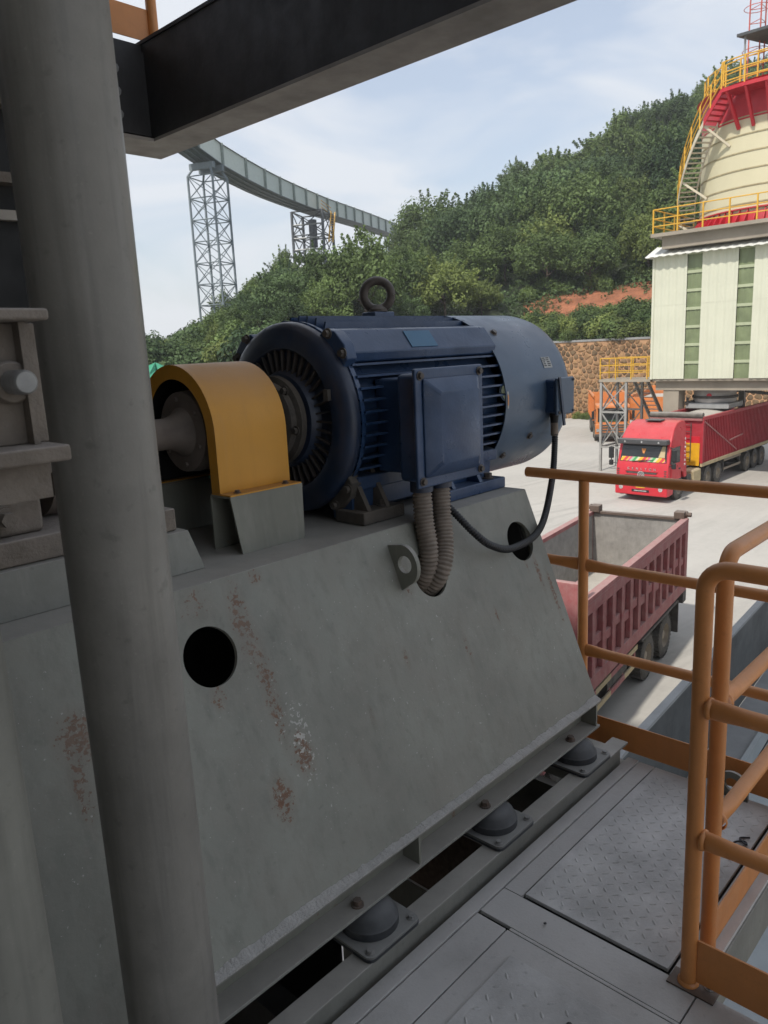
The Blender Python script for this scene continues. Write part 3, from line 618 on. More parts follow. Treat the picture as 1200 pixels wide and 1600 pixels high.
t2, cn2, _, _ = lattice('braced_tower', 'short dark braced tower with landings farther along the conveyor gallery', (cc2.x, cc2.y, 9.0), c2.z - GHt * 1.03 - .15, 2.5, dd2, 'latticed', 4, r=.22, taper=1.03)
for f, in ((.52,), (.27,)):
    pts = [cn2(k, f) for k in range(4)]; c_ = sum(pts, Vector()) / 4; pts = [c_ + (p - c_) * 1.18 for p in pts]
    MB().add(pts + [p + Vector((0, 0, .25)) for p in pts], [(3, 2, 1, 0), (4, 5, 6, 7), (0, 1, 5, 4), (1, 2, 6, 5), (2, 3, 7, 6), (3, 0, 4, 7)]).build('landing', 'latticed', t2)
for f in (.86, .72, .6, .42, .33):
    a, b = cn2(0, f), cn2(1, f); c_, d_ = cn2(3, f), cn2(0, f)
    MB().tube([a, b], .13, 6).build('light_rail', 'galv', t2); MB().tube([c_, d_], .13, 6).build('light_rail', 'galv', t2)
cw = sum([cn2(k, .75) for k in range(4)], Vector()) / 4
MB().box((cw.x - .45, cw.y - .45, cw.z - 1.6), (cw.x + .45, cw.y + .45, cw.z + 2.6)).build('counterweight_duct', 'latticed', t2)
tp = c2 + nn2 * 1.0
for q in range(3):
    MB().tube([(tp.x - 3.2, tp.y - 2.6, c2.z - 3.0 + .5 * q + .4), (tp.x + 2.6, tp.y + 1.4, c2.z - 3.0 + .5 * q + .4)], .06, 5).build('landing_rail', 'yellow', t2)
for q in range(2): MB().bar((tp.x + 1.6 + q * .9, tp.y + .4, c2.z - 2.4), (tp.x - .2 + q * .9, tp.y - .6, c2.z - 7.2), .14, .3).build('ladder_stringer', 'yellow', t2)
for q in range(12): f = (q + .5) / 12; MB().bar((tp.x + 1.6 - 1.8 * f, tp.y + .4 - 1.0 * f, c2.z - 2.4 - 4.8 * f), (tp.x + 2.5 - 1.8 * f, tp.y + .4 - f, c2.z - 2.4 - 4.8 * f), .1, .06).build('ladder_rung', 'yellow', t2)

# ================================================================== SILO BUILDING
def rail_run(par, pts, hgt, m, rails=(1.0, .66, .33), r=.03, spacing=1.2, first=True):
    pts = [Vector(p) for p in pts]
    for k, (a, b) in enumerate(zip(pts, pts[1:])):
        n_ = max(1, round((b - a).length / spacing))
        for q in range(0 if (k == 0 and first) else 1, n_ + 1):
            p = a.lerp(b, q / n_); MB().bar(p, p + Vector((0, 0, hgt)), r * 2.2, r * 2.2, (1, 0, 0)).build('post', m, par)
        for f in rails: MB().tube([a + Vector((0, 0, hgt * f)), b + Vector((0, 0, hgt * f))], r, 6).build('rail', m, par, smooth=60)
SBX, SBX1, SBY0, SBY1 = 40.0, 49.0, 8.3, 17.95
CZ0, CZ1 = -0.55, 5.75
sb = empty('loading_building', (SBX, SBY1, YZ), 'cream corrugated loading building on concrete columns straddling the red trailer', 'building')
def corrugated(name, m, fixed, a0, a1, z0, z1, axis, pitch=.2, depth=.035, sgn=-1):
    mb = MB(); n_ = max(2, int(round(abs(a1 - a0) / (pitch / 2)))); vs = []
    for q in range(n_ + 1):
        a = a0 + (a1 - a0) * q / n_; d = fixed + sgn * (depth if (q % 4) in (0, 1) else 0)
        for z in (z0, z1): vs.append((d, a, z) if axis == 'x' else (a, d, z))
    mb.add(vs, [(2 * q, 2 * q + 2, 2 * q + 3, 2 * q + 1) for q in range(n_)])
    return mb.build(name, m, sb)
bounds = [(17.95, 16.2, 'w'), (16.2, 15.45, 'g'), (15.45, 13.72, 'w'), (13.72, 12.98, 'g'), (12.98, 11.25, 'w'), (11.25, 10.5, 'g'), (10.5, 8.3, 'w')]
for a0, a1, t in bounds:
    if t == 'w':
        corrugated('wall_panel', 'clad', SBX, a1, a0, CZ0, 3.2, 'x'); corrugated('wall_panel', 'clad', SBX, a1, a0, 3.205, CZ1, 'x')
    else:
        npn = 7; ph = (CZ1 - CZ0) / npn
        for q in range(npn):
            corrugated('window_pane', 'cladwin', SBX + .06, a1, a0, CZ0 + q * ph, CZ0 + (q + 1) * ph - .14, 'x', pitch=.13, depth=.015)
            bx('window_rail', 'winrail', sb, (SBX + .0, a1, CZ0 + (q + 1) * ph - .14), (SBX + .05, a0, CZ0 + (q + 1) * ph))
corrugated('wall_panel', 'clad', SBY1, SBX, SBX1, CZ0, CZ1, 'y', sgn=1); corrugated('wall_panel', 'clad', SBX1, SBY0, SBY1, CZ0, CZ1, 'x', sgn=1)
corrugated('wall_panel', 'clad', SBY0, SBX, SBX1, CZ0, CZ1, 'y', sgn=-1)
for y in (SBY1, SBY0): bx('corner_trim', 'clad', sb, (SBX - .06, y - .06, CZ0 - .02), (SBX + .1, y + .06, CZ1 + .02))
# lean-to roof strip under the slab, with corrugated lip
rb = MB(); n_ = 96
for q in range(n_ + 1):
    y = SBY0 - .3 + (SBY1 - SBY0 + .6) * q / n_; dz = .03 if q % 4 in (0, 1) else 0
    xi = SBX + 1.0; rb.v += [(SBX - .5, y, CZ1 - .12 + dz), (xi, y, CZ1 + .5 + dz)]
for q in range(n_): rb.f.append((2 * q, 2 * q + 2, 2 * q + 3, 2 * q + 1))
rb.build('eaves_roof', 'cladroof', sb)
rb = MB().add([(SBX - .5, SBY1 + .3, CZ1 - .12), (SBX1 + .5, SBY1 + .3, CZ1 - .12), (SBX1 - 1, SBY1 - .9, CZ1 + .5), (SBX + 1, SBY1 - .9, CZ1 + .5)], [(0, 1, 2, 3)]).build('eaves_roof', 'cladroof', sb)
# concrete: ring beam, columns, upper frame and slab
bx('floor_slab', 'concrete', sb, (SBX + .05, SBY0 + .05, CZ0 - .12), (SBX1 - .05, SBY1 - .05, CZ0 - .003))
for a, b in (((SBX + .35, SBY0 + .1, CZ0 - .62), (SBX + .95, SBY1 - .1, CZ0 - .122)), ((SBX1 - 1, SBY0 + .1, CZ0 - .62), (SBX1 - .4, SBY1 - .1, CZ0 - .122)),
             ((SBX + .952, SBY1 - .75, CZ0 - .60), (SBX1 - 1.002, SBY1 - .15, CZ0 - .122)), ((SBX + .952, SBY0 + .15, CZ0 - .60), (SBX1 - 1.002, SBY0 + .75, CZ0 - .122))):
    bx('ring_beam', 'concrete', sb, a, b)
for x in (SBX + .4, SBX1 - 1.2):
    for y in (SBY1 - 1.35, SBY0 + .35): bx('column', 'concrete', sb, (x, y, YZ), (x + .85, y + .85, CZ0 - .622), bevel=.03)
bx('upper_beam', 'concrete', sb, (SBX + .02 - .4, SBY0 + .1, CZ1 + .25), (SBX1 + .3, SBY1 - .55, CZ1 + .83))
slab = bx('silo_deck', 'concrete', sb, (SBX - .75, SBY0 - .6, CZ1 + .832), (SBX1 + .7, SBY1 - .1, CZ1 + 1.0))
SZ = CZ1 + 1.0
rl = empty('deck_railing', (SBX - .7, SBY1 - .2, SZ), 'yellow railing round the concrete deck below the silo', 'railing')
rail_run(rl, [(SBX1 + .6, SBY1 - .2, SZ), (SBX - .68, SBY1 - .2, SZ), (SBX - .68, SBY0 - .5, SZ)], 1.15, 'yellow', rails=(1.0, .62, .3), spacing=1.25)
# interior grey frames visible under the building
for y in (16.0, 15.2): bx('steel_stanchion', 'greysteel', sb, (46.2, y, YZ), (46.5, y + .3, CZ0 - .622))
br('diagonal_brace', 'chassis', sb, (41.0, 13.4, CZ0 - .7), (45.5, 9.5, CZ0 - 1.6), .16, .16); br('diagonal_brace', 'chassis', sb, (40.9, 16.4, -1.9), (44.5, 14.2, CZ0 - .7), .16, .16)
# loading spout
SPZ = .28
spt = empty('loading_spout', (42.3, 15.2, CZ0), 'grey canvas loading spout hanging over the red trailer', 'spout')
MB().lathe([(-1.20, 1.02), (-1.1, 1.08), (-.65, 1.05), (-.5, .98), (-.2, .6), (0, .55)], (42.0, 15.3, CZ0 - .125), 'z', 24).build('bellows', 'spout', spt, smooth=35)
bx('skirt_frame', 'galv', spt, (40.95, 14.2, CZ0 - 1.62), (43.1, 16.45, CZ0 - 1.33), bevel=.04)
MB().lathe([(-.98, 1.13), (-.9, 1.15), (-.84, 1.12)], (42.0, 15.3, CZ0 - .12), 'z', 24, cap=False).build('clamp_band', 'chassis', spt)
MB().lathe([(0, .13), (.03, .13)], (40.90, 15.2, CZ0 - .95), 'x', 16).build('red_tag', 'silored', spt)
# stair tower on the left side
stt = empty('access_stair', (41, 20.8, YZ), 'grey steel access stair tower with yellow rails beside the cream building', 'stair')
PX0, PX1, PY0, PY1, PZ = 40.3, 42.3, 18.1, 21.0, CZ0 - .02
bx('landing', 'concrete', stt, (PX0 - .1, PY0, PZ - .14), (PX1 + .1, PY1 + .1, PZ))
for x in (PX0, PX1):
    for y in (PY0 + 1.4, PY1): MB().bar((x, y, YZ), (x, y, PZ - .142), .13, .13, (1, 0, 0)).build('leg', 'greysteel', stt)
for z0, z1 in ((YZ + 1.4, YZ + 3.4), (YZ + 3.4, PZ - .2)):
    for (a, b) in (((PX0, PY0 + 1.4), (PX0, PY1)), ((PX1, PY0 + 1.4), (PX1, PY1)), ((PX0, PY1), (PX1, PY1))):
        MB().bar((*a, z0), (*b, z1), .055, .055).build('brace', 'greysteel', stt); MB().bar((*b, z0), (*a, z1), .055, .055).build('brace', 'greysteel', stt)
        MB().bar((*a, z0), (*b, z0), .1, .1).build('girt', 'greysteel', stt)
rail_run(stt, [(PX1 + .05, PY0 + .1, PZ), (PX1 + .05, PY1 + .05, PZ), (PX0 - .05, PY1 + .05, PZ), (PX0 - .05, PY0 + .2, PZ)], 1.15, 'yellow', rails=(1.0, .66, .33), r=.024, spacing=1.0)
for s_ in (0, .8): MB().bar((PX1 + .1, PY1 - .9 - s_, PZ - .1), (PX1 + 5.2, PY1 - .9 - s_, YZ), .08, .25).build('stringer', 'greysteel', stt)
for q in range(20): f = (q + .5) / 20; bx('tread', 'greysteel', stt, (PX1 + .1 + 5.1 * f - .12, PY1 - 1.66, PZ - .1 - 5.1 * f), (PX1 + .1 + 5.1 * f + .12, PY1 - .94, PZ - .06 - 5.1 * f))
for s_ in (0, .8): MB().bar((PX0 + .4, PY0 + .05 + .1 * s_, PZ), (SBX + 5.0, PY0 + .05 + .1 * s_, PZ + 5.5), .06, .2).build('upper_stringer', 'yellow', stt)

# ---- silo
SC = (44.6, 13.2); SR = 4.02; ST = 13.0
silo = empty('storage_silo', (SC[0], SC[1], SZ), 'cream steel silo with red base ring and red collar and a spiral stair', 'silo')
MB().lathe([(SZ + .6, SR), (11.55, SR)], (SC[0], SC[1], 0), 'z', 72, cap=False).build('shell', 'silo', silo, smooth=30)
for q in range(6):
    z = 7.75 + q * .78; MB().lathe([(z - .035, SR + .001), (z - .03, SR + .03), (z + .03, SR + .03), (z + .035, SR + .001)], (SC[0], SC[1], 0), 'z', 72, cap=False).build('weld_band', 'seam', silo, smooth=30)
MB().lathe([(11.552, SR), (11.553, SR + .02), (ST, SR + .02)], (SC[0], SC[1], 0), 'z', 72, cap=False).build('red_collar', 'silored', silo, smooth=30)
MB().lathe([(ST, SR + .02), (ST + .12, SR + .06), (ST + .9, .8), (ST + .95, .01)], (SC[0], SC[1], 0), 'z', 48, cap=False).build('roof_cone', 'creamsteel', silo, smooth=30)
MB().lathe([(SZ + .002, SR + .14), (SZ + .6, SR + .02)], (SC[0], SC[1], 0), 'z', 72, cap=False).build('base_ring', 'silored', silo, smooth=30)
for q in range(64):
    t = 2 * math.pi * q / 64; c_, s_ = math.cos(t), math.sin(t)
    if c_ > .35: continue
    a = Vector((SC[0] + c_ * (SR + .02), SC[1] + s_ * (SR + .02), 0)); e = Vector((c_, s_, 0)); tt = Vector((-s_, c_, 0)) * .02
    v = [a + Vector((0, 0, SZ + .004)), a + e * .42 + Vector((0, 0, SZ + .004)), a + e * .40 + Vector((0, 0, SZ + .2)), a + Vector((0, 0, SZ + .75))]
    MB().add([p - tt for p in v] + [p + tt for p in v], [(0, 1, 2, 3), (7, 6, 5, 4), (0, 4, 5, 1), (1, 5, 6, 2), (2, 6, 7, 3), (3, 7, 4, 0)]).build('base_gusset', 'silored', silo)
MB().lathe([(SZ + .003, SR + .45), (SZ + .05, SR + .45), (SZ + .05, SR + .1)], (SC[0], SC[1], 0), 'z', 72, cap=False).build('base_flange', 'silored', silo)
MB().lathe([(SZ + .72, SR + .01), (SZ + .72, SR + .12), (SZ + .78, SR + .12), (SZ + .78, SR + .01)], (SC[0], SC[1], 0), 'z', 72, cap=False).build('ring_stiffener', 'silored', silo)
# spiral stair
def sp(ang, r, z): return Vector((SC[0] + math.cos(ang) * r, SC[1] + math.sin(ang) * r, z))
A0, A1, NTR = R(100), R(163), 30; ZL = 12.85; ri, ro = SR + .22, SR + 1.08
for q in range(NTR):
    f = (q + .5) / NTR; a = A0 + (A1 - A0) * f; z = SZ + .15 + (ZL - SZ - .15) * f; h = (A1 - A0) / NTR * .42
    v = [sp(a - h, ri, z), sp(a - h, ro, z), sp(a + h, ro, z), sp(a + h, ri, z)]; lo = [p - Vector((0, 0, .05)) for p in v]
    MB().add(v + lo, [(0, 1, 2, 3), (7, 6, 5, 4), (0, 4, 5, 1), (1, 5, 6, 2), (2, 6, 7, 3), (3, 7, 4, 0)]).build('tread', 'silored' if f > .8 else 'creamsteel', silo)
for r_ in (ri, ro):
    for f0, f1, m in ((0, .8, 'creamsteel'), (.8, 1.0, 'silored')):
        pts = []
        for q in range(9): f = f0 + (f1 - f0) * q / 8; pts.append(sp(A0 + (A1 - A0) * f, r_, SZ + .1 + (ZL - SZ - .1) * f))
        mb = MB()
        for p in pts: mb.v += [tuple(p - Vector((0, 0, .14))), tuple(p + Vector((0, 0, .14)))]
        c_ = Vector((SC[0], SC[1], 0))
        for p in pts: o_ = (Vector((p.x, p.y, 0)) - c_).normalized() * .04; mb.v += [tuple(p + o_ - Vector((0, 0, .14))), tuple(p + o_ + Vector((0, 0, .14)))]
        n_ = len(pts)
        for q in range(n_ - 1):
            i0, j0 = 2 * q, 2 * n_ + 2 * q
            mb.f += [(i0, i0 + 2, i0 + 3, i0 + 1), (j0, j0 + 1, j0 + 3, j0 + 2), (i0 + 1, i0 + 3, j0 + 3, j0 + 1), (i0, j0, j0 + 2, i0 + 2)]
        mb.build('stringer', m, silo)
for q in range(9):
    f = q / 8; p = sp(A0 + (A1 - A0) * f, ro + .02, SZ + .2 + (ZL - SZ - .1) * f); MB().bar(p, p + Vector((0, 0, 1.05)), .06, .06, (1, 0, 0)).build('stair_post', 'yellow', silo)
for h in (1.05, .65, .3):
    tb('stair_rail', 'yellow', silo, [sp(A0 + (A1 - A0) * f, ro + .02, SZ + .2 + (ZL - SZ - .1) * f + h) for f in (k / 10 for k in range(11))], .03, 6)
for f, dz in ((.12, .9), (.42, 1.0), (.78, 1.1)):
    a = A0 + (A1 - A0) * f; z = SZ + .1 + (ZL - SZ) * f; MB().bar(sp(a, ro, z), sp(a + .16, SR + .02, z - dz), .1, .1).build('stair_strut', 'creamsteel', silo)
# top walkway (red) with yellow rails
NW = 20; B0, B1 = A1 - .02, A1 + R(75); mb = MB()
for q in range(NW + 1):
    a = B0 + (B1 - B0) * q / NW
    for r_, z in ((SR + .025, ZL), (SR + 1.15, ZL), (SR + 1.15, ZL - .16), (SR + .025, ZL - .16)): mb.v.append(tuple(sp(a, r_, z)))
for q in range(NW):
    for k in range(4): mb.f.append((4 * q + k, 4 * q + (k + 1) % 4, 4 * q + 4 + (k + 1) % 4, 4 * q + 4 + k))
mb.f += [(3, 2, 1, 0), tuple(4 * NW + k for k in range(4))]; mb.build('top_walkway', 'silored', silo)
for q in range(8):
    a = B0 + .06 + (B1 - B0 - .1) * q / 7; MB().bar(sp(a, SR + 1.08, ZL - .16), sp(a, SR + .06, ZL - 1.7), .12, .16).build('walkway_bracket', 'silored', silo)
rail_run(silo, [sp(B0 + (B1 - B0) * q / 6, SR + 1.1, ZL) for q in range(7)], 1.15, 'yellow', rails=(1.0, .6, .25), spacing=.9)
rail_run(silo, [sp(R(90) + (R(200) - R(90)) * q / 9, SR - .05, ST + .12) for q in range(10)], 1.15, 'yellow', rails=(1.0, .6, .25), spacing=1.1)
for q in range(12):
    a = R(85) + R(90) * q / 11; 
MB().lathe([(ST - .02, SR + .03), (ST + .16, SR + .3), (ST + .18, SR - .3)], (SC[0], SC[1], 0), 'z', 72, cap=False).build('roof_rim', 'silored', silo, smooth=30)
# kiosk and mast on the roof
kio = empty('roof_kiosk', (43.6, 12.6, ST + .8), 'dark canopy and green cabin on top of the silo', 'kiosk')
bx('cabin', 'darkroof', kio, (43.0, 11.0, ST + .3), (45.6, 13.6, 15.55)); 
MB().add([(41.4, 14.8, 15.45), (41.4, 9.8, 15.45), (46.2, 9.8, 16.2), (46.2, 14.8, 16.2), (41.4, 14.8, 15.58), (41.4, 9.8, 15.58), (46.2, 9.8, 16.35), (46.2, 14.8, 16.35)], [(0, 1, 2, 3), (7, 6, 5, 4), (0, 4, 5, 1), (1, 5, 6, 2), (2, 6, 7, 3), (3, 7, 4, 0)]).build('canopy', 'darkroof', kio)
for x, y in ((41.7, 14.5), (41.7, 10.2)): MB().tube([(x, y, ST + .5), (x, y, 15.5)], .05, 8).build('canopy_post', 'galv', kio)
bx('green_cabin', 'kioskgreen', kio, (43.2, 11.2, 16.2), (45.6, 13.55, 18.1)); bx('cabin_roof', 'cladroof', kio, (43.0, 11.0, 18.1), (45.8, 13.75, 18.25))
bx('machine_band', 'darkroof', kio, (43.1, 11.1, 18.252), (45.7, 13.65, 18.75)); bx('orange_top', 'orange', kio, (43.0, 11.0, 18.75), (45.8, 13.75, 19.0))
mast = empty('lattice_mast', (44.0, 15.0, 13.6), 'slim red lattice ladder mast rising above the silo roof', 'mast')
for dx, dy in ((0, 0), (.7, 0), (.35, .65)): MB().tube([(44 + dx, 14.6 + dy, 13.3), (44 + dx, 14.6 + dy, 24)], .035, 6).build('leg', 'mastred', mast)
for q in range(16):
    z = 13.6 + q * .65; tri = [(44, 14.6, z), (44.7, 14.6, z), (44.35, 15.25, z)]
    for a, b in ((0, 1), (1, 2), (2, 0)): MB().tube([tri[a], tri[b]], .018, 4).build('rung', 'mastred', mast)
    if q % 3 == 0: tb('hoop', 'mastred', mast, [(44.35 + .62 * math.cos(t), 14.9 + .62 * math.sin(t), z) for t in (k * math.pi / 8 for k in range(17))], .018, 4)

# ================================================================== TRUCKS
def wheel(par, x, y, r=.53, w_=.30, side=1, dual=False):
    W = empty('wheel', (0, 0, 0)); W.parent = par; W.location = (x, y, r)
    pr = [(-.5, .55), (-.5, .86), (-.42, .96), (-.3, 1.0), (.3, 1.0), (.42, .96), (.5, .86), (.5, .55)]
    mb = MB().lathe([(a * w_, b * r) for a, b in pr], (0, 0, 0), 'y', 32, cap=False)
    for q in range(36):                                       # tread lugs
        t = 2 * math.pi * q / 36; c_, s_ = math.cos(t), math.sin(t); e = Vector((s_, 0, c_)); tt = Vector((c_, 0, -s_))
        for k in (-1, 1):
            p = e * r * .995 + Vector((0, k * w_ * .27, 0)) + tt * k * .02
            mb.bar(p - Vector((0, w_ * .2, 0)), p + Vector((0, w_ * .2, 0)), .055, .03, e)
    ty = mb.build('tyre', 'tyre', None, smooth=40, org=(0, 0, 0)); ty.parent = W
    rm = MB().lathe([(side * w_ * .42, r * .56), (side * w_ * .50, r * .54), (side * w_ * .18, r * .47), (side * w_ * .05, r * .42), (side * w_ * .08, r * .22), (side * w_ * .34, r * .19), (side * w_ * .36, .01)], (0, 0, 0), 'y', 24, cap=False).build('rim', 'rim', None, smooth=40, org=(0, 0, 0)); rm.parent = W
    for q in range(8):
        t = q * math.pi / 4; nb_ = MB().tube([(math.cos(t) * r * .31, side * w_ * .05, math.sin(t) * r * .31), (math.cos(t) * r * .31, side * w_ * .14, math.sin(t) * r * .31)], .03, 6).build('wheel_nut', 'rim', None, org=(0, 0, 0)); nb_.parent = W
    return W
def sub(par): return lambda name, m, mb, **k: mb.build(name, m, par, **k)
def axles(t, xs, yo=1.2, r=.53, dual_from=None):
    for k, x in enumerate(xs):
        for s_ in (1, -1): wheel(t, x, s_ * (yo - .15), r=r, side=s_)
        MB().tube([(x, -yo + .2, r), (x, yo - .2, r)], .09, 8).build('axle', 'chassis', t)
def local(name, loc, rotz, label, cat):
    t = empty(name, loc, label, cat, rotz=rotz); ORG[t] = Vector((0, 0, 0)); return t

# ---- dusty red dump truck
dt = local('dump_truck', (18.16, 8.44, YZ), math.pi + R(8.4), 'dusty faded red dump truck with an empty ribbed bed parked below the platform', 'truck')
BL, BW, BZ0, BZ1 = 7.3, 1.14, 1.35, 3.05
bx('bed_floor', 'bedin', dt, (0.05, -BW, BZ0), (BL, BW, BZ0 + .06))
for s_ in (1, -1):
    y0, y1 = sorted((s_ * BW, s_ * (BW + .03))); bx('bed_side', 'bedred', dt, (0, y0, BZ0), (BL, y1, BZ1 - .1))
    yi0, yi1 = sorted((s_ * (BW - .012), s_ * (BW - .002))); bx('bed_liner', 'bedin', dt, (.06, yi0, BZ0 + .062), (BL, yi1, BZ1 - .1))
    y0, y1 = sorted((s_ * (BW - .03), s_ * (BW + .13)))
    bx('top_rail', 'bedred', dt, (-.02, y0, BZ1 - .1), (BL + .05, y1, BZ1 + .0), bevel=.012)
    y2, y3 = sorted((s_ * (BW + .032), s_ * (BW + .13)))
    bx('upper_band', 'bedred', dt, (-.0, y2, BZ1 - .30), (BL, y3, BZ1 - .102), bevel=.008)
    bx('lower_band', 'bedred', dt, (-.0, y2, BZ0 - .12), (BL, y3, BZ0 + .16), bevel=.008)
    NB = 13
    for q in range(NB + 1):
        x = .12 + (BL - .24) * q / NB; ww = .085 if 0 < q < NB else .12
        bx('side_rib', 'bedred', dt, (x - ww, y2, BZ0 + .161), (x + ww, y3 if True else y3, BZ1 - .301), bevel=.01)
        if q < NB:
            xa, xb = x + .085, .12 + (BL - .24) * (q + 1) / NB - .085; zc = (BZ0 + BZ1) / 2 - .12 + (.05 if q % 2 else -.05)
            y4, y5 = sorted((s_ * (BW + .032), s_ * (BW + .10))); bx('pocket_bridge', 'bedred', dt, (xa - .002, y4, zc - .09), (xb + .002, y5, zc + .09), bevel=.008)
bx('tailgate', 'bedin', dt, (-.06, -BW - .03, BZ0 + .02), (.0, BW + .03, BZ1 - .06)); bx('tailgate_frame', 'bedred', dt, (-.14, -BW - .1, BZ0 - .1), (-.062, BW + .1, BZ1 - .02), bevel=.01)
bx('tailgate_top', 'bolt', dt, (-.10, -BW + .1, BZ1 - .058), (.06, BW - .1, BZ1 - .0))
for s_ in (1, -1):
    a, b = sorted((s_ * (BW - .2), s_ * (BW + .05))); bx('hinge_block', 'bolt', dt, (-.16, a, BZ1 - .02), (.12, b, BZ1 + .16), bevel=.02)
    hexbolt('hinge_pin', 'bolt', dt, (-.05, s_ * (BW + .06), BZ1 + .08), (0, s_, 0), .06, .1)
    a, b = sorted((s_ * (BW - .1), s_ * (BW + .12))); bx('tail_hook', 'chassis', dt, (-.05, a, BZ0 - .42), (.25, b, BZ0 - .14))
bx('headboard', 'bedred', dt, (BL + .0, -BW - .13, BZ0), (BL + .12, BW + .13, BZ1 + .42), bevel=.02); bx('headboard_liner', 'bedin', dt, (BL - .015, -BW, BZ0 + .07), (BL - .003, BW, BZ1 + .38))
for s_ in (1, -1): a, b = sorted((s_ * (BW - .6), s_ * (BW + .1))); bx('headboard_wing', 'bedred', dt, (BL - .5, s_ * (BW + .04) - .03, BZ1 + .002), (BL - .01, s_ * (BW + .04) + .03, BZ1 + .40), bevel=.01)
MB().add([(.1, -BW + .03, BZ0 + .08), (BL - .1, -BW + .03, BZ0 + .08), (BL - .1, BW - .03, BZ0 + .08), (.1, BW - .03, BZ0 + .08), (2.5, 0, BZ0 + .13), (5.5, .1, BZ0 + .16)], [(0, 1, 4), (1, 5, 4), (1, 2, 5), (2, 3, 4), (2, 4, 5), (3, 0, 4)]).build('powder_residue', 'sand', dt)
for s_ in (1, -1): a, b = sorted((s_ * .38, s_ * .5)); bx('chassis_rail', 'chassis', dt, (.3, a, .85), (9.6, b, 1.15))
bx('subframe', 'chassis', dt, (.3, -.6, 1.15), (7.3, .6, 1.34))
axles(dt, [1.55, 2.98, 7.9, 9.2])
for s_ in (1, -1):
    a, b = sorted((s_ * .85, s_ * 1.28)); bx('mud_flap', 'chassis', dt, (.72, a, .35), (.78, b, 1.15)); bx('fender', 'chassis', dt, (.78, a, 1.13), (3.7, b, 1.18))
    tb('fuel_tank', 'chassis', dt, [(4.4, s_ * .85, .85), (5.6, s_ * .85, .85)], .33, 20); tb('air_tank', 'chassis', dt, [(5.75, s_ * .85, .8), (6.8, s_ * .85, .8)], .22, 16)
    for z in (.98, .62): 
        for q in range(4): a, b = sorted((s_ * 1.17, s_ * 1.2)); bx('guard_rail', 'bedred' if q % 2 else 'tank', dt, (3.75 + q * .85, a, z), (3.75 + q * .85 + .848, b, z + .11))
    for q in range(5): a, b = sorted((s_ * 1.13, s_ * 1.168)); bx('guard_post', 'bedred', dt, (3.8 + q * .8, a, .58), (3.88 + q * .8, b, 1.15))
cp = [(7.55, .55), (10.0, .55), (10.05, 1.6), (9.85, 2.75), (9.4, 2.95), (7.65, 2.95)]
MB().prism(cp, lambda a, b, t: (a, t, b), -1.2, 1.2).build('cab', 'bedred', dt, bevel=.08, seg=3)
MB().add([(10.065, -1.05, 1.7), (10.065, 1.05, 1.7), (9.885, 1.0, 2.65), (9.885, -1.0, 2.65)], [(0, 1, 2, 3)]).build('windscreen', 'glass', dt)
for s_ in (1, -1): MB().add([(8.4, s_ * 1.206, 1.75), (9.6, s_ * 1.206, 1.75), (9.5, s_ * 1.206, 2.55), (8.4, s_ * 1.206, 2.55)], [(0, 1, 2, 3)]).build('side_window', 'glass', dt)

# ---- red tractor
tr = local('tractor_truck', (33.35, 15.3, YZ), math.pi, 'bright red tractor truck with silver round emblem facing the platform', 'truck')
prof = [(.02, .32), (.06, .9), (.03, 1.62), (-.06, 1.78), (-.30, 2.72), (-.36, 2.86), (-.75, 3.35), (-1.15, 3.58), (-1.65, 3.64), (-2.0, 3.60), (-2.12, 3.48), (-2.12, .95), (-1.85, .95), (-1.72, 1.22), (-1.42, 1.36), (-1.08, 1.36), (-.78, 1.22), (-.65, .9), (-.6, .32)]
mb = MB(); n_ = len(prof)
def shrink(b): return 1.25 - max(0, b - 2.7) * .16
ys = [-1, 1]; vs_ = []
for s_ in ys: vs_ += [(a, s_ * shrink(b), b) for a, b in prof]
mb.add(vs_, [tuple(range(n_ - 1, -1, -1)), tuple(range(n_, 2 * n_))] + [(i, (i + 1) % n_, n_ + (i + 1) % n_, n_ + i) for i in range(n_)])
mb.build('cab', 'truckred', tr, bevel=.07, seg=4)
def onface(z, off=.012):            # point on the sloped windscreen
    f = (z - 1.78) / (2.72 - 1.78); return -.06 - .24 * f + off * .97
MB().add([(onface(1.84), -1.12, 1.84), (onface(1.84), 1.12, 1.84), (onface(2.62), 1.06, 2.62), (onface(2.62), -1.06, 2.62)], [(0, 1, 2, 3)]).build('windscreen', 'glass', tr)
MB().add([(onface(1.86, .02), -1.08, 1.86), (onface(1.86, .02), 1.08, 1.86), (onface(2.06, .02), 1.02, 2.06), (onface(2.06, .02), -1.02, 2.06)], [(0, 1, 2, 3)]).build('dashboard_cloth', 'cloth', tr)
for s_ in (-1, 1): MB().tube([(onface(1.86, .05), s_ * .15 - .35, 1.85), (onface(2.0, .04), s_ * .15 + .35, 1.95)], .014, 5).build('wiper', 'black', tr)
MB().add([(onface(2.0, .017), .72, 2.08), (onface(2.0, .017), 1.02, 2.08), (onface(2.5, .017), 1.0, 2.58), (onface(2.5, .017), .86, 2.58)], [(0, 1, 2, 3)]).build('curtain', 'tank', tr)
tas = MB()
for a, b in ((0, .12), (.06, .06), (-.06, .06)): tas.add([(onface(2.3, .02), a - .05, 2.45), (onface(2.3, .02), a + .05, 2.45), (onface(2.25, .03), a * .3, 2.2)], [(0, 1, 2)])
tas.build('pendant', 'orange', tr)
bx('visor', 'visor', tr, (-.30, -1.17, 2.66), (.10, 1.17, 2.90), bevel=.05)
for y in (-.8, 0, .8): hexbolt('visor_screw', 'chrome', tr, (.10, y, 2.78), (1, 0, 0), .03, .02)
bx('roof_hatch', 'visor', tr, (-1.55, -.38, 3.64), (-1.02, .38, 3.70), bevel=.04)
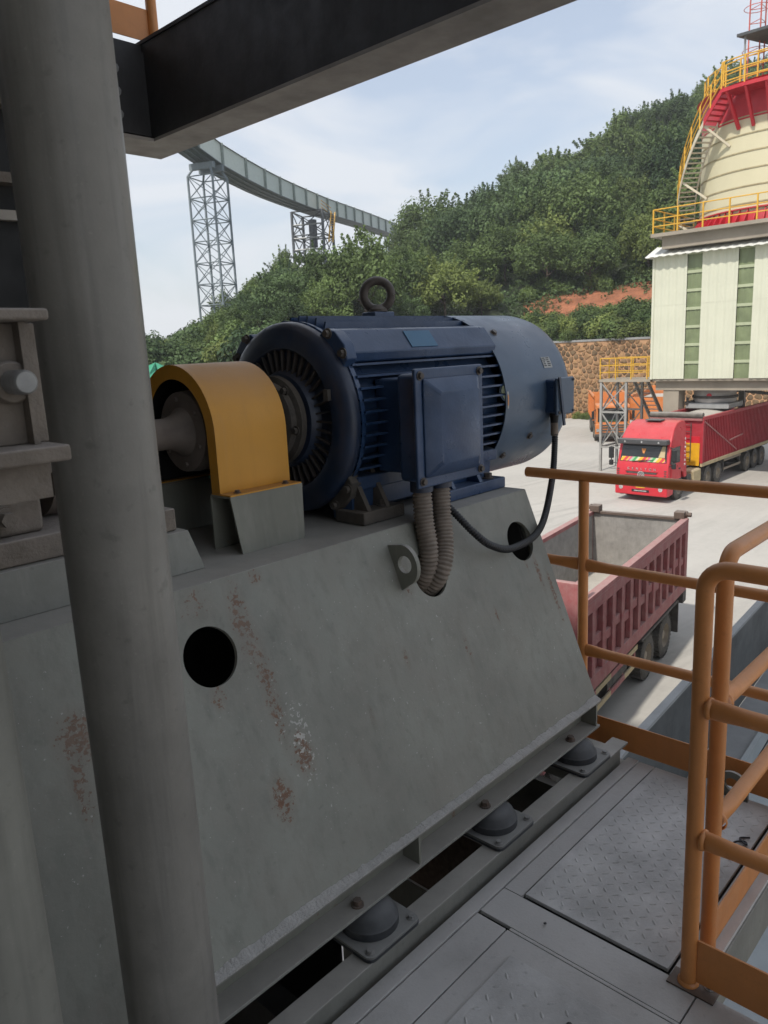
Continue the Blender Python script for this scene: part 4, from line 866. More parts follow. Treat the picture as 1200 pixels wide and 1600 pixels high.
for z, hw in ((1.32, .72), (1.14, .74), (.98, .62)): bx('grille_slot', 'chassis', tr, (.02, -hw, z), (.068, hw, z + .07)); bx('grille_bar', 'truckred', tr, (.04, -hw - .06, z + .09), (.085, hw + .06, z + .13), bevel=.01)
MB().lathe([(.075, .17), (.10, .165), (.10, .13), (.08, .125)], (0, 0, 1.27), 'x', 28, cap=False).build('emblem_ring', 'chrome', tr, smooth=40)
MB().lathe([(.07, .15), (.078, .15)], (0, 0, 1.27), 'x', 28).build('emblem_back', 'chassis', tr)
em = MB()
for s_ in (-1, 1):
    em.bar((.088, s_ * .09, 1.27 + .0), (.088, s_ * .02, 1.37), .03, .02, (1, 0, 0)); em.bar((.088, s_ * .09, 1.27), (.088, s_ * .02, 1.17), .03, .02, (1, 0, 0))
em.bar((.088, -.05, 1.33), (.088, .05, 1.21), .03, .02, (1, 0, 0)); em.build('emblem_mark', 'chrome', tr)
RX = Matrix(((0, 0, 1, 0), (1, 0, 0, 0), (0, 1, 0, 0), (0, 0, 0, 1)))       # text facing +X
for q, ch in enumerate('GENLYON'): textmesh('letter', ch, .15, .008, Matrix.Translation((.055, -.63 + q * .21, 1.53)) @ RX, 'chrome', tr)
bx('bumper', 'truckred', tr, (-.3, -1.26, .30), (.12, 1.26, .86), bevel=.06)
bx('number_plate', 'plateyellow', tr, (.12, -.22, .66), (.135, .22, .80)); bx('intake_slot', 'black', tr, (.118, -.42, .46), (.128, .42, .58)); bx('intake_bar', 'chrome', tr, (.118, -.3, .50), (.14, .3, .545))
for s_ in (-1, 1):
    MB().lathe([(.115, .11), (.135, .10), (.14, .0)], (0, s_ * .95, .64), 'x', 18, cap=False).build('fog_lamp', 'chrome', tr, smooth=40)
    bx('headlight', 'glass', tr, (.02, s_ * 1.02 - .2, .92), (.075, s_ * 1.02 + .2, 1.06), bevel=.02)
    for q in range(4): bx('side_vent', 'chassis', tr, (.0, s_ * 1.13 - .05, 1.14 + q * .11), (.066, s_ * 1.13 + .05, 1.18 + q * .11))
    a, b = sorted((s_ * 1.252, s_ * 1.27)); bx('door', 'truckred', tr, (-1.35, a, 1.0), (-.28, b, 1.76), bevel=.02); bx('door_upper', 'truckred', tr, (-1.35, a, 2.52), (-.42, b, 2.6), bevel=.01); bx('door_pillar', 'truckred', tr, (-1.35, a, 1.76), (-1.25, b, 2.52), bevel=.01)
    MB().add([(-1.24, s_ * 1.262, 1.78), (-.16, s_ * 1.262, 1.78), (-.36, s_ * 1.24, 2.5), (-1.24, s_ * 1.25, 2.5)], [(0, 1, 2, 3)]).build('side_window', 'glass', tr)
    bx('door_handle', 'black', tr, (-1.26, s_ * 1.275 - .012, 1.45), (-1.06, s_ * 1.275 + .012, 1.51))
    bx('mirror', 'black', tr, (-.02, s_ * 1.5 - .12, 1.95), (.10, s_ * 1.5 + .12, 2.5), bevel=.04); bx('mirror', 'black', tr, (-.02, s_ * 1.5 - .1, 1.62), (.10, s_ * 1.5 + .1, 1.88), bevel=.04)
    tb('mirror_arm', 'black', tr, [(-.2, s_ * 1.2, 2.55), (.03, s_ * 1.5, 2.52), (.03, s_ * 1.5, 1.75), (-.1, s_ * 1.24, 1.7)], .025, 6)
    for q, (z0) in enumerate((.42, .72)): a, b = sorted((s_ * 1.0, s_ * 1.27)); bx('step', 'chassis', tr, (-.62, a, z0), (-.55, b, z0 + .05))
for q, ch in enumerate('GENLYON'):
    textmesh('side_letter', ch, .17, .006, Matrix.Translation((-1.78, 1.258, 2.78 - q * .2)) @ Matrix.Rotation(math.pi, 4, 'Z') @ Matrix.Rotation(R(90), 4, 'X'), 'white', tr)
for s_ in (1, -1): a, b = sorted((s_ * .38, s_ * .48)); bx('chassis_rail', 'chassis', tr, (-6.6, a, .8), (-.5, b, 1.08))
axles(tr, [-1.25, -4.75, -6.1], yo=1.24)
for s_ in (1, -1):
    bx('fuel_tank', 'tank', tr, (-3.9, s_ * .92 - .33, .45), (-2.9, s_ * .92 + .33, 1.12), bevel=.1); bx('battery_box', 'chassis', tr, (-2.75, s_ * .9 - .3, .5), (-2.25, s_ * .9 + .3, 1.0), bevel=.03)
    tb('mudguard', 'chassis', tr, [(-4.05, s_ * 1.0, .8), (-4.15, s_ * 1.0, 1.1), (-4.5, s_ * 1.0, 1.22), (-6.3, s_ * 1.0, 1.22), (-6.75, s_ * 1.0, .95)], [(.24, .02)] * 5, 8)
MB().lathe([(1.1, .5), (1.25, .5)], (-5.4, 0, 0), 'z', 24).build('fifth_wheel', 'chassis', tr)

# ---- semi trailer
st = local('tipping_trailer', (37.05, 15.3, YZ), math.pi, 'long red ribbed tipping trailer heaped with pale powder under the loading spout', 'trailer')
TL, TW, TZ0, TZ1 = 11.6, 1.25, 1.35, 3.42
bx('floor', 'trailred', st, (-TL, -TW, TZ0), (0, TW, TZ0 + .08)); 
for s_ in (1, -1):
    a, b = sorted((s_ * (TW - .04), s_ * TW)); bx('side_wall', 'trailred', st, (-TL, a, TZ0), (0, b, TZ1 - .0))
    a, b = sorted((s_ * (TW - .06), s_ * (TW + .09))); bx('top_rail', 'trailred', st, (-TL, a, TZ1), (0, b, TZ1 + .17), bevel=.02)
    a, b = sorted((s_ * (TW - .02), s_ * (TW + .08))); bx('bottom_rail', 'tank', st, (-TL, a, TZ0 - .17), (0, b, TZ0 - .002), bevel=.01)
    a, b = sorted((s_ * (TW + .001), s_ * (TW + .05)))
    for q in range(52): x = -.12 - q * (TL - .24) / 51; bx('side_rib', 'trailred', st, (x - .035, a, TZ0 + .001), (x + .035, b, TZ1 - .001))
    a, b = sorted((s_ * (TW + .052), s_ * (TW + .09)))
    MB().bar((-.15, s_ * (TW + .07), TZ1 - .05), (-4.7, s_ * (TW + .07), TZ0 + .12), .03, .07).build('rope', 'bedred', st)
    MB().bar((-3.6, s_ * (TW + .07), TZ0 + .72), (-5.6, s_ * (TW + .07), TZ0 + .84), .03, .06).build('hand_bar', 'bedred', st)
    bx('corner_post', 'trailred', st, (-.14, s_ * (TW + .04) - .05, TZ0), (.02, s_ * (TW + .04) + .05, TZ1), bevel=.01)
bx('front_wall', 'trailred', st, (-.06, -TW + .04, TZ0 + .09), (0, TW - .04, TZ1)); bx('front_band', 'trailyellow', st, (.001, -TW + .06, TZ0 - .12), (.03, TW - .06, TZ0 + .98)); bx('front_panel', 'truckred', st, (.001, -TW + .06, TZ0 + .981), (.025, TW - .06, TZ0 + 1.3))
bx('front_rail', 'bedred', st, (-.08, -TW - .05, TZ1 + .002), (.12, TW + .05, TZ1 + .1))
tb('rolled_tarp', 'tarp', st, [(-.02, -TW - .05, TZ1 + .24), (.0, 0, TZ1 + .26), (-.02, TW + .05, TZ1 + .24)], .14, 12)
for y0 in (.35, -.75):
    for s_ in (0, .42): tb('ladder_side', 'chassis' if y0 > 0 else 'trailred', st, [(.09, y0 + s_, TZ0 + .05), (.09, y0 + s_, TZ1 - .1)], .022, 6)
    for q in range(6): tb('ladder_rung', 'chassis' if y0 > 0 else 'trailred', st, [(.09, y0, TZ0 + .25 + q * .32), (.09, y0 + .42, TZ0 + .25 + q * .32)], .018, 6)
hp = MB(); NX, NY = 24, 10
for a in range(NX + 1):
    for b in range(NY + 1):
        x = -.1 - 7.4 * a / NX; y = -TW + .06 + (2 * TW - .12) * b / NY; fy = 1 - (2 * b / NY - 1) ** 2
        z = TZ1 - .12 + fy * (.10 + .22 * math.exp(-((x + 4.6) / 1.6) ** 2) + .18 * math.exp(-((x + 1.2) / 1.5) ** 2)) - .7 * max(0, (-x - 6.0)) + .02 * math.sin(x * 7 + y * 5); hp.v.append((x, y, max(z, TZ0 + .1)))
for a in range(NX):
    for b in range(NY): i0 = a * (NY + 1) + b; hp.f.append((i0, i0 + 1, i0 + NY + 2, i0 + NY + 1))
hp.build('powder_heap', 'sand', st, smooth=60)
for s_ in (1, -1): a, b = sorted((s_ * .4, s_ * .52)); bx('chassis_rail', 'chassis', st, (-TL, a, .98), (-1.0, b, TZ0 - .172))
axles(st, [-6.75, -7.95, -9.15], yo=1.24)
for s_ in (1, -1):
    bx('fender', 'chassis', st, (-9.9, s_ * 1.0 - .25, 1.12), (-6.1, s_ * 1.0 + .25, 1.16)); bx('stand_post', 'chassis', st, (-3.7, s_ * 1.0 - .06, .35), (-3.58, s_ * 1.0 + .06, 1.16)); bx('stand_post', 'chassis', st, (-6.1, s_ * 1.0 - .06, .55), (-5.98, s_ * 1.0 + .06, 1.16))
    for z in (.5, .95): bx('side_guard', 'rim', st, (-6.1, s_ * 1.08 - .02, z), (-3.6, s_ * 1.08 + .02, z + .12))
    br('stand_brace', 'chassis', st, (-3.6, s_ * 1.0, .5), (-2.6, s_ * 1.0, 1.15), .06, .06)

# ---- orange dump truck by the wall
ot = local('orange_dump_truck', (52.3, 26.3, YZ), math.pi + R(31), 'orange dump truck parked by the stone wall behind the stair tower', 'truck')
bx('cab', 'orangetruck', ot, (-1.9, -1.2, .75), (0, 1.2, 2.75), bevel=.1, seg=3); bx('lower_front', 'orangetruck', ot, (-.5, -1.24, .45), (.06, 1.24, 1.35), bevel=.05)
MB().add([(.012, -1.08, 1.5), (.012, 1.08, 1.5), (.012, 1.05, 2.5), (.012, -1.05, 2.5)], [(0, 1, 2, 3)]).build('windscreen', 'glass', ot); bx('sun_visor', 'orangetruck', ot, (0, -1.15, 2.52), (.28, 1.15, 2.64), bevel=.02)
bx('dashboard_mat', 'greentarp', ot, (.02, -.95, 1.52), (.03, .3, 1.64))
for z in (.62, .82, 1.02, 1.2): bx('grille_bar', 'chassis', ot, (.062, -.85, z), (.09, .85, z + .11))
bx('bumper', 'chassis', ot, (-.2, -1.25, .42), (.16, 1.25, .62), bevel=.03)
for s_ in (1, -1):
    bx('headlight', 'chrome', ot, (.06, s_ * 1.02 - .15, .78), (.1, s_ * 1.02 + .15, 1.0)); bx('mirror', 'black', ot, (-.02, s_ * 1.42 - .1, 1.7), (.08, s_ * 1.42 + .1, 2.3), bevel=.03); tb('mirror_arm', 'black', ot, [(-.1, s_ * 1.18, 2.4), (.02, s_ * 1.42, 2.3)], .025, 6)
    MB().add([(-1.5, s_ * 1.206, 1.5), (-.2, s_ * 1.206, 1.5), (-.2, s_ * 1.206, 2.4), (-1.5, s_ * 1.206, 2.4)], [(0, 1, 2, 3)]).build('side_window', 'glass', ot)
    a, b = sorted((s_ * 1.2, s_ * 1.26)); bx('bed_side', 'orangetruck', ot, (-9.6, a, 1.4), (-2.1, b, 3.15))
    a, b = sorted((s_ * 1.261, s_ * 1.34))
    for q in range(11): x = -2.2 - q * .73; bx('bed_rib', 'orangetruck', ot, (x - .1, a, 1.4), (x, b, 3.0))
    bx('bed_rail', 'orangetruck', ot, (-9.6, s_ * 1.25 - .1, 3.15), (-2.1, s_ * 1.25 + .1, 3.28), bevel=.02)
bx('bed_floor', 'bedin', ot, (-9.6, -1.2, 1.35), (-2.1, 1.2, 1.4)); bx('headboard', 'orangetruck', ot, (-2.2, -1.26, 1.4), (-2.1, 1.26, 3.5)); bx('tailgate', 'orangetruck', ot, (-9.68, -1.26, 1.4), (-9.6, 1.26, 3.1)); bx('load', 'sand', ot, (-9.5, -1.18, 2.6), (-2.3, 1.18, 2.85), bevel=.2)
for s_ in (1, -1): bx('chassis_rail', 'chassis', ot, (-9.3, s_ * .45 - .06, .85), (-.5, s_ * .45 + .06, 1.34))
axles(ot, [-1.2, -2.9, -7.2, -8.6], yo=1.24)
def copy_tree(o, parent=None):
    c = o.copy(); COL.objects.link(c); c.parent = parent
    for ch in list(o.children): copy_tree(ch, c)
    return c
o2 = copy_tree(ot); o2.location = (64.6, 27.3, YZ); o2.rotation_euler = (0, 0, R(14)); o2['label'] = 'second orange tipper seen from behind between the stair tower and the concrete column'

# ================================================================== PLATFORM
floor = empty('platform_floor', (0, 0, 0), 'dusty grey steel plate floor of the platform', kind='structure'); 
def plate(name, m, x0, x1, y0, y1, z1=0.0, th=.012, bevel=.0015): return bx(name, m, floor, (x0, y0, z1 - th), (x1, y1, z1), bevel=bevel)
plate('floor_plate', 'floor', -2.5, 1.577, -2.0, 1.094)
plate('floor_strip', 'floor', -2.5, 1.577, 1.0985, 1.200)
plate('floor_strip', 'floor', 1.592, 1.716, .60, 1.200)
plate('floor_strip', 'floor', 1.580, 1.716, -2.0, .596)
plate('floor_strip', 'floor', 1.580, 1.590, .600, 1.09)
plate('floor_strip', 'floor', 1.719, 2.66, 1.138, 1.200)
plate('floor_strip', 'floor', 1.719, 2.66, .60, .679)
plate('floor_strip', 'floor', 2.632, 2.66, .683, 1.134)
plate('floor_strip', 'floor', -2.5, 2.66, 1.204, 1.248, z1=.004)
pa = plate('checker_plate', 'floor2', 1.729, 2.628, .687, 1.131, z1=.005)
pb = plate('checker_plate', 'floor2', .2, 1.50, .1, 1.03, z1=.005, th=.004)
bx('under_plate', 'black', floor, (1.60, .62, -.03), (2.64, 1.2, -.02))  # black sheet stands in for the dark below the floor seams
def lugs(x0, x1, y0, y1, z, par, step=.034):
    mb = MB(); nx, ny = int((x1 - x0) / step), int((y1 - y0) / step)
    for a in range(nx):
        for b in range(ny):
            x, y = x0 + (a + .5) * step, y0 + (b + .5) * step; ang = R(45) if (a + b) % 2 else R(-45)
            l_, w_, h = .0130, .0045, .0021; c_, s_ = math.cos(ang), math.sin(ang); k = len(mb.v)
            for u, v, ww in ((-l_, 0, 0), (-.4 * l_, -w_, .7), (.4 * l_, -w_, .7), (l_, 0, 0), (.4 * l_, w_, .7), (-.4 * l_, w_, .7)):
                mb.v.append((x + u * c_ - v * s_, y + u * s_ + v * c_, z + .0002))
            mb.v += [(x - .4 * l_ * c_, y - .4 * l_ * s_, z + h), (x + .4 * l_ * c_, y + .4 * l_ * s_, z + h)]
            mb.f += [(k, k + 1, k + 6), (k + 1, k + 2, k + 7, k + 6), (k + 2, k + 3, k + 7), (k + 3, k + 4, k + 7), (k + 4, k + 5, k + 6, k + 7), (k + 5, k, k + 6)]
    return mb.build('tread_lugs', 'floor2', par, kind='stuff')
lugs(1.745, 2.61, .70, 1.118, .005, pa); lugs(.6, 1.48, .3, 1.02, .005, pb, step=.045)
plate('edge_beam', 'steel', 2.62, 2.668, -.2, 2.6, z1=-.02, th=.16)
plate('edge_beam', 'steel', 1.72, 2.6, .598, .622, z1=-.02, th=.16)
plate('edge_beam', 'steel', 1.66, 1.712, -2, .59, z1=-.02, th=.16)
# under-floor sheets and beams, coloured black in place of unlit depth
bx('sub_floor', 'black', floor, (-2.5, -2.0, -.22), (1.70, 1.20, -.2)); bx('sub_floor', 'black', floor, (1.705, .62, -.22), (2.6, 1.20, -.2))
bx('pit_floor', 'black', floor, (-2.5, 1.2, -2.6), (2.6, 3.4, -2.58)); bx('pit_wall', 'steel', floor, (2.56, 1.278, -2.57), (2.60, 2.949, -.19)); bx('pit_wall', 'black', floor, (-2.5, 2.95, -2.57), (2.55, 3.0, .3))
bx('cross_beam', 'bolt', floor, (2.02, 1.3, -.5), (2.12, 2.9, -.16)); bx('cross_beam', 'black', floor, (1.02, 1.3, -.45), (1.10, 2.9, -.12))
bx('support_web', 'steel', floor, (-2.5, 1.268, -2.57), (2.63, 1.276, .076)); bx('support_flange', 'steel', floor, (-2.5, 1.236, .077), (2.63, 1.302, .087), bevel=.002)
bx('cable_rod', 'pale', floor, (1.60, 1.3, -.06), (1.608, 1.9, -.052))
# ---- isolators
IX = [(.69, 'black rubber dome isolator hidden low behind the big steel pole', 0), (1.262, 'nearest black rubber dome isolator on a square plate under the machine base', 0),
      (1.848, 'middle black rubber dome isolator on a square plate under the machine base', 0), (2.388, 'farthest black rubber dome isolator at the end of the machine base', 0)]
for k, (x, lb, _) in enumerate(IX):
    t = empty('rubber_isolator', (x, 1.335, .088), lb, 'isolator', 'rubber isolators under the base')
    rc = []; hs, cr_ = .103, .022
    for cx, cy, a0 in ((1, 1, 0), (-1, 1, 90), (-1, -1, 180), (1, -1, 270)):
        for q in range(5): a = R(a0 + q * 22.5); rc.append((cx * (hs - cr_) + cr_ * math.cos(a), cy * (hs - cr_) + cr_ * math.sin(a)))
    MB().prism(rc, lambda a, b, z: (x + a, 1.335 + b, z), .0885, .0965).build('base_pad', 'rubber', t)
    MB().prism(rc, lambda a, b, z: (x + a * .99, 1.335 + b * .99, z), .097, .104).build('mounting_plate', 'plate', t, bevel=.001)
    MB().lathe([(.1045, .082), (.126, .081), (.131, .077), (.148, .069), (.160, .056), (.169, .038), (.174, .018), (.176, .014)], (x, 1.335, 0), 'z', 32).build('dome', 'rubber', t, smooth=35)
    for a, b in ((1, 1), (1, -1), (-1, 1), (-1, -1)): hexbolt('bolt', 'zinc', t, (x + a * .082, 1.335 + b * .082, .104), (0, 0, 1), .009, .008)

# ---- machine base
PY0, PZ0_, PY1, PZ1_ = 1.311, .292, 1.628, 1.088
base = empty('machine_base', (1.5, 1.31, .18), 'large sloping olive grey steel machine base with round holes and rust patches', 'machine base')
BX0, BX1 = -1.2, 2.512
pn = Vector((0, PZ1_ - PZ0_, -(PY1 - PY0))).normalized()       # points inwards/up; outward = -pn
def pp(x, s_, off=0.0):          # s_: 0 bottom .. 1 top
    return Vector((x, PY0 + (PY1 - PY0) * s_, PZ0_ + (PZ1_ - PZ0_) * s_)) - pn * off
SL = math.hypot(PY1 - PY0, PZ1_ - PZ0_)
def holed_panel():
    bm = bmesh.new(); edges = []
    def loop(pts):
        vs = [bm.verts.new(p) for p in pts]
        for a, b in zip(vs, vs[1:] + vs[:1]): edges.append(bm.edges.new((a, b)))
    def sz(z): return (z - PZ0_) / (PZ1_ - PZ0_)
    out = [pp(BX0, 0), pp(BX1, 0), pp(BX1, 1), pp(BX0, 1)]; dense = []
    for a, b in zip(out, out[1:] + out[:1]): dense += [a.lerp(b, q / 8) for q in range(8)]
    loop(dense)
    def circ(cx, z, r, ry=None): ry = ry or r; loop([pp(cx + r * math.cos(t), sz(z) + ry * math.sin(t) / SL) for t in (2 * math.pi * q / 36 for q in range(36))])
    circ(.985, .921, .076); circ(2.372, .919, .076); circ(1.843, .922, .077)
    bmesh.ops.triangle_fill(bm, use_beauty=True, use_dissolve=False, edges=edges)
    ret = bmesh.ops.extrude_face_region(bm, geom=list(bm.faces))
    bmesh.ops.translate(bm, verts=[v for v in ret['geom'] if isinstance(v, bmesh.types.BMVert)], vec=pn * .012)
    bmesh.ops.recalc_face_normals(bm, faces=bm.faces)
    bmesh.ops.translate(bm, verts=bm.verts, vec=-ORG[base])
    me = bpy.data.meshes.new('side_panel'); bm.to_mesh(me); bm.free(); me.materials.append(M['panel'])
    o = bpy.data.objects.new('side_panel', me); COL.objects.link(o); o.parent = base; ORG[o] = ORG[base]
    o['label'] = 'rust spotted sloping side panel with three round holes'; return o
holed_panel()
YC = 2.05
def mir(y): return 2 * YC - y
MB().add([pp(BX0, 0), pp(BX1, 0), pp(BX1, 1), pp(BX0, 1)], [(0, 1, 2, 3)]).v
MB().add([(BX0, mir(PY0), PZ0_), (BX1, mir(PY0), PZ0_), (BX1, mir(PY1), PZ1_), (BX0, mir(PY1), PZ1_), (BX0, mir(PY0) - .012, PZ0_), (BX1, mir(PY0) - .012, PZ0_), (BX1, mir(PY1) - .012, PZ1_), (BX0, mir(PY1) - .012, PZ1_)],
         [(0, 1, 2, 3), (7, 6, 5, 4), (0, 4, 5, 1), (1, 5, 6, 2), (2, 6, 7, 3), (3, 7, 4, 0)]).build('rear_panel', 'panel', base)
MB().add([(BX1 - .04, PY0 + .03, PZ0_), (BX1 - .04, mir(PY0) - .03, PZ0_), (BX1 - .04, mir(PY1) - .03, PZ1_ - .005), (BX1 - .04, PY1 + .03, PZ1_ - .005), (BX1 - .052, PY0 + .03, PZ0_), (BX1 - .052, mir(PY0) - .03, PZ0_), (BX1 - .052, mir(PY1) - .03, PZ1_ - .005), (BX1 - .052, PY1 + .03, PZ1_ - .005)],
         [(0, 1, 2, 3), (7, 6, 5, 4), (0, 4, 5, 1), (1, 5, 6, 2), (2, 6, 7, 3), (3, 7, 4, 0)]).build('end_panel', 'panel', base)
bx('hole_shade_sheet', 'black', base, (BX0, 1.95, .3), (BX1 - .06, 1.97, 1.07)); MB().prism([(PY0 + .05, .31), (1.949, .31), (1.949, 1.07), (PY1 + .03, 1.07)], lambda a, b, x: (x, a, b), BX1 - .075, BX1 - .062).build('end_shade_sheet', 'black', base)  # black sheets inside the base, shade behind the holes put in as colour
bx('top_plate', 'steel', base, (BX0, PY1 + .001, PZ1_ - .010), (BX1, mir(PY1) - .014, PZ1_ + .002), bevel=.0015)
# bottom channel
bx('top_flange', 'steel', base, (BX0, PY0 - .012, PZ0_ - .010), (BX1 + .012, PY0 + .075, PZ0_ - .001), bevel=.0015)
bx('channel_web', 'bracket', base, (BX0, PY0 + .060, .186), (BX1, PY0 + .068, PZ0_ - .0105))
bx('bottom_flange', 'steel', base, (BX0, PY0 - .010, .1765), (BX1 + .010, PY0 + .075, .1855), bevel=.0015)
for x in (.35, 1.448, BX1 - .012): bx('stiffener', 'bracket', base, (x, PY0 - .004, .1857), (x + .009, PY0 + .0598, PZ0_ - .0107))
rd = random.Random(5); dr = MB(); nd = 600; hh = .5
for q in range(nd + 1):
    hh = min(1, max(0, hh + rd.uniform(-.28, .28)))
    x = BX0 + (BX1 - BX0) * q / nd; h = .0085 + .0065 * hh + .0015 * rd.random(); wdt = .012
    s0 = h / SL
    a = pp(x, 0, .0165 + .002 * hh); b = pp(x, s0 * .6, .009); c_ = pp(x, s0 * 1.25, .0005)
    dr.v += [(a.x, a.y, PZ0_ - .0008), tuple(a), tuple(b), tuple(c_)]
for q in range(nd):
    for k in range(3): dr.f.append((4 * q + k, 4 * q + 4 + k, 4 * q + 5 + k, 4 * q + 1 + k))
dr.build('dust_bank', 'dustpile', base, kind='stuff')
for x in (.69, 1.215, 1.802, 2.345): hexbolt('flange_bolt', 'bolt', base, (x, PY0 + .018, .1857), (0, 0, 1), .0125, .014)
# lifting lug: plate standing off the panel at x = 1.70
def lug():
    mb = MB(); th = .016; x0 = 1.694; out = []
    s0, s1 = (.905 - PZ0_) / (PZ1_ - PZ0_), (1.045 - PZ0_) / (PZ1_ - PZ0_); half = (s1 - s0) / 2 * SL; cs = (s0 + s1) / 2
    poly = [(-half, 0), (-half * .9, .03)] + [(half * .86 * math.cos(a) * -1, .042 + half * .72 * math.sin(a)) for a in (math.pi * q / 14 for q in range(15))] + [(half * .9, .03), (half, 0)]
    hol = [(.028 * math.cos(a), .046 + .028 * math.sin(a)) for a in (2 * math.pi * q / 20 for q in range(20))]
    bm = bmesh.new(); ed = []
    for lp in (poly, hol):
        vs = [bm.verts.new(pp(x0, cs + u / SL, v)) for u, v in lp]
        for a, b in zip(vs, vs[1:] + vs[:1]): ed.append(bm.edges.new((a, b)))
    bmesh.ops.triangle_fill(bm, use_beauty=True, edges=ed)
    ret = bmesh.ops.extrude_face_region(bm, geom=list(bm.faces)); bmesh.ops.translate(bm, verts=[v for v in ret['geom'] if isinstance(v, bmesh.types.BMVert)], vec=(th, 0, 0))
    bmesh.ops.recalc_face_normals(bm, faces=bm.faces); bmesh.ops.translate(bm, verts=bm.verts, vec=-ORG[base])
    me = bpy.data.meshes.new('lifting_lug'); bm.to_mesh(me); bm.free(); me.materials.append(M['bracket']); o = bpy.data.objects.new('lifting_lug', me); COL.objects.link(o); o.parent = base
lug()

# ---- bearing pedestal and housing behind the pole
bp = empty('bearing_housing', (.7, 1.75, 1.09), 'dirty bolted bearing housing on a pedestal behind the big pole', 'bearing')
MB().add([(BX0, 1.745, 1.0905), (1.112, 1.745, 1.0905), (1.112, 2.36, 1.0905), (BX0, 2.36, 1.0905), (BX0, 1.765, 1.2), (1.082, 1.765, 1.2), (1.082, 2.34, 1.2), (BX0, 2.34, 1.2)],
         [(3, 2, 1, 0), (4, 5, 6, 7), (0, 1, 5, 4), (1, 2, 6, 5), (2, 3, 7, 6), (3, 0, 4, 7)]).build('pedestal', 'steel', bp, bevel=.002)
bx('sole_plate', 'dirtysteel', bp, (.2, 1.785, 1.201), (1.062, 2.32, 1.262), bevel=.006)
bx('housing_base', 'dirtysteel', bp, (-.5, 1.83, 1.262), (.735, 2.27, 1.40), bevel=.012)
bx('housing_base_lip', 'dirtysteel', bp, (-.5, 1.79, 1.401), (.755, 2.31, 1.455), bevel=.006)
MB().lathe([(1.826, .03), (1.81, .03)], (.64, 0, 1.31), 'y', 20).build('washer', 'dirtysteel', bp, smooth=40); hexbolt('bolt', 'dirtysteel', bp, (.64, 1.809, 1.31), (0, -1, 0), .018, .02)
MB().lathe([(.80, .02), (.80, .175), (1.02, .175), (1.04, .14), (1.05, .05)], (0, YC, 1.432), 'x', 40).build('bearing_cap', 'shaft', bp, smooth=35)
MB().lathe([(-.5, .25), (.70, .25), (.74, .21), (.79, .18)], (0, YC, 1.56), 'x', 40).build('housing_body', 'dirtysteel', bp, smooth=35)
# ---- clamp channel in front of the pole
ck = empty('clamp_channel', (.4, .93, 1.53), 'dirty steel channel bracket with a big stud before the pole at the left edge', 'bracket')
bx('channel_web', 'dirtysteel', ck, (-.6, .975, 1.556), (.412, .985, 1.702), bevel=.002); bx('upper_flange', 'dirtysteel', ck, (-.6, .918, 1.7025), (.408, .99, 1.716), bevel=.004); bx('lower_flange', 'dirtysteel', ck, (-.6, .915, 1.5355), (.412, .99, 1.5555), bevel=.004)
bx('stiffener', 'dirtysteel', ck, (.385, .955, 1.556), (.393, .9748, 1.702)); bx('lower_lip', 'dirtysteel', ck, (-.6, .945, 1.49), (.395, .975, 1.535))
MB().lathe([(.9748, .026), (.966, .026), (.962, .023)], (.372, 0, 1.632), 'y', 20).build('washer', 'dirtysteel', ck, smooth=40); MB().lathe([(.962, .0145), (.925, .0145), (.921, .012)], (.372, 0, 1.632), 'y', 20).build('stud', 'zinc', ck, smooth=40)
# ---- shaft and coupling
cp_ = empty('shaft_coupling', (1.2, YC, 1.432), 'dusty drive shaft with a round coupling disc inside the yellow guard', 'coupling')
MB().lathe([(1.03, .10), (1.09, .10), (1.10, .06), (1.12, .047), (1.22, .047), (1.25, .06), (1.27, .075), (1.272, .122), (1.31, .125)], (0, YC, 1.432), 'x', 40).build('near_hub', 'shaft', cp_, smooth=30)
MB().lathe([(1.311, .10), (1.34, .10), (1.341, .125), (1.38, .125), (1.382, .07), (1.60, .05)], (0, YC, 1.432), 'x', 40).build('far_hub', 'shaft', cp_, smooth=30)
for q in range(6):
    t = q * math.pi / 3 + .4; hexbolt('disc_bolt', 'shaft', cp_, (1.2715, YC + .1 * math.cos(t), 1.432 + .1 * math.sin(t)), (-1, 0, 0), .008, .008, False)
# ---- coupling guard
gd = empty('coupling_guard', (1.38, YC, 1.09), 'yellow arched coupling guard on grey brackets beside the motor', 'guard')
def arch(r, zb, n_=26): return [(-r, zb)] + [(-r * math.cos(math.pi * q / n_), 1.432 + r * math.sin(math.pi * q / n_)) for q in range(n_ + 1)] + [(r, zb)]
ga, gb, zb = .203, .197, 1.262
def sheet(x0, x1, r0, r1, name, m):
    o_, i_ = arch(r0, zb), arch(r1, zb); n_ = len(o_); mb = MB()
    for x in (x0, x1):
        for y, z in o_: mb.v.append((x, YC + y, z))
        for y, z in i_: mb.v.append((x, YC + y, z))
    m2 = 2 * n_
    for q in range(n_ - 1):
        mb.f += [(q, q + 1, m2 + q + 1, m2 + q), (n_ + q, m2 + n_ + q, m2 + n_ + q + 1, n_ + q + 1), (q, n_ + q, n_ + q + 1, q + 1), (m2 + q, m2 + q + 1, m2 + n_ + q + 1, m2 + n_ + q)]
    mb.f += [(0, m2, m2 + n_, n_), (n_ - 1, 2 * n_ - 1, m2 + 2 * n_ - 1, m2 + n_ - 1)]
    return mb.build(name, m, gd, smooth=35)
sheet(1.250, 1.512, ga, gb, 'cover', 'guard'); sheet(1.2505, 1.256, gb - .0002, ga - .042, 'front_rim', 'guard'); sheet(1.506, 1.5115, gb - .0002, ga - .10, 'rear_rim', 'black'); sheet(1.257, 1.5055, gb - .0003, gb - .004, 'shade_liner', 'black')  # black liner and rear rim paint in the shade inside the guard
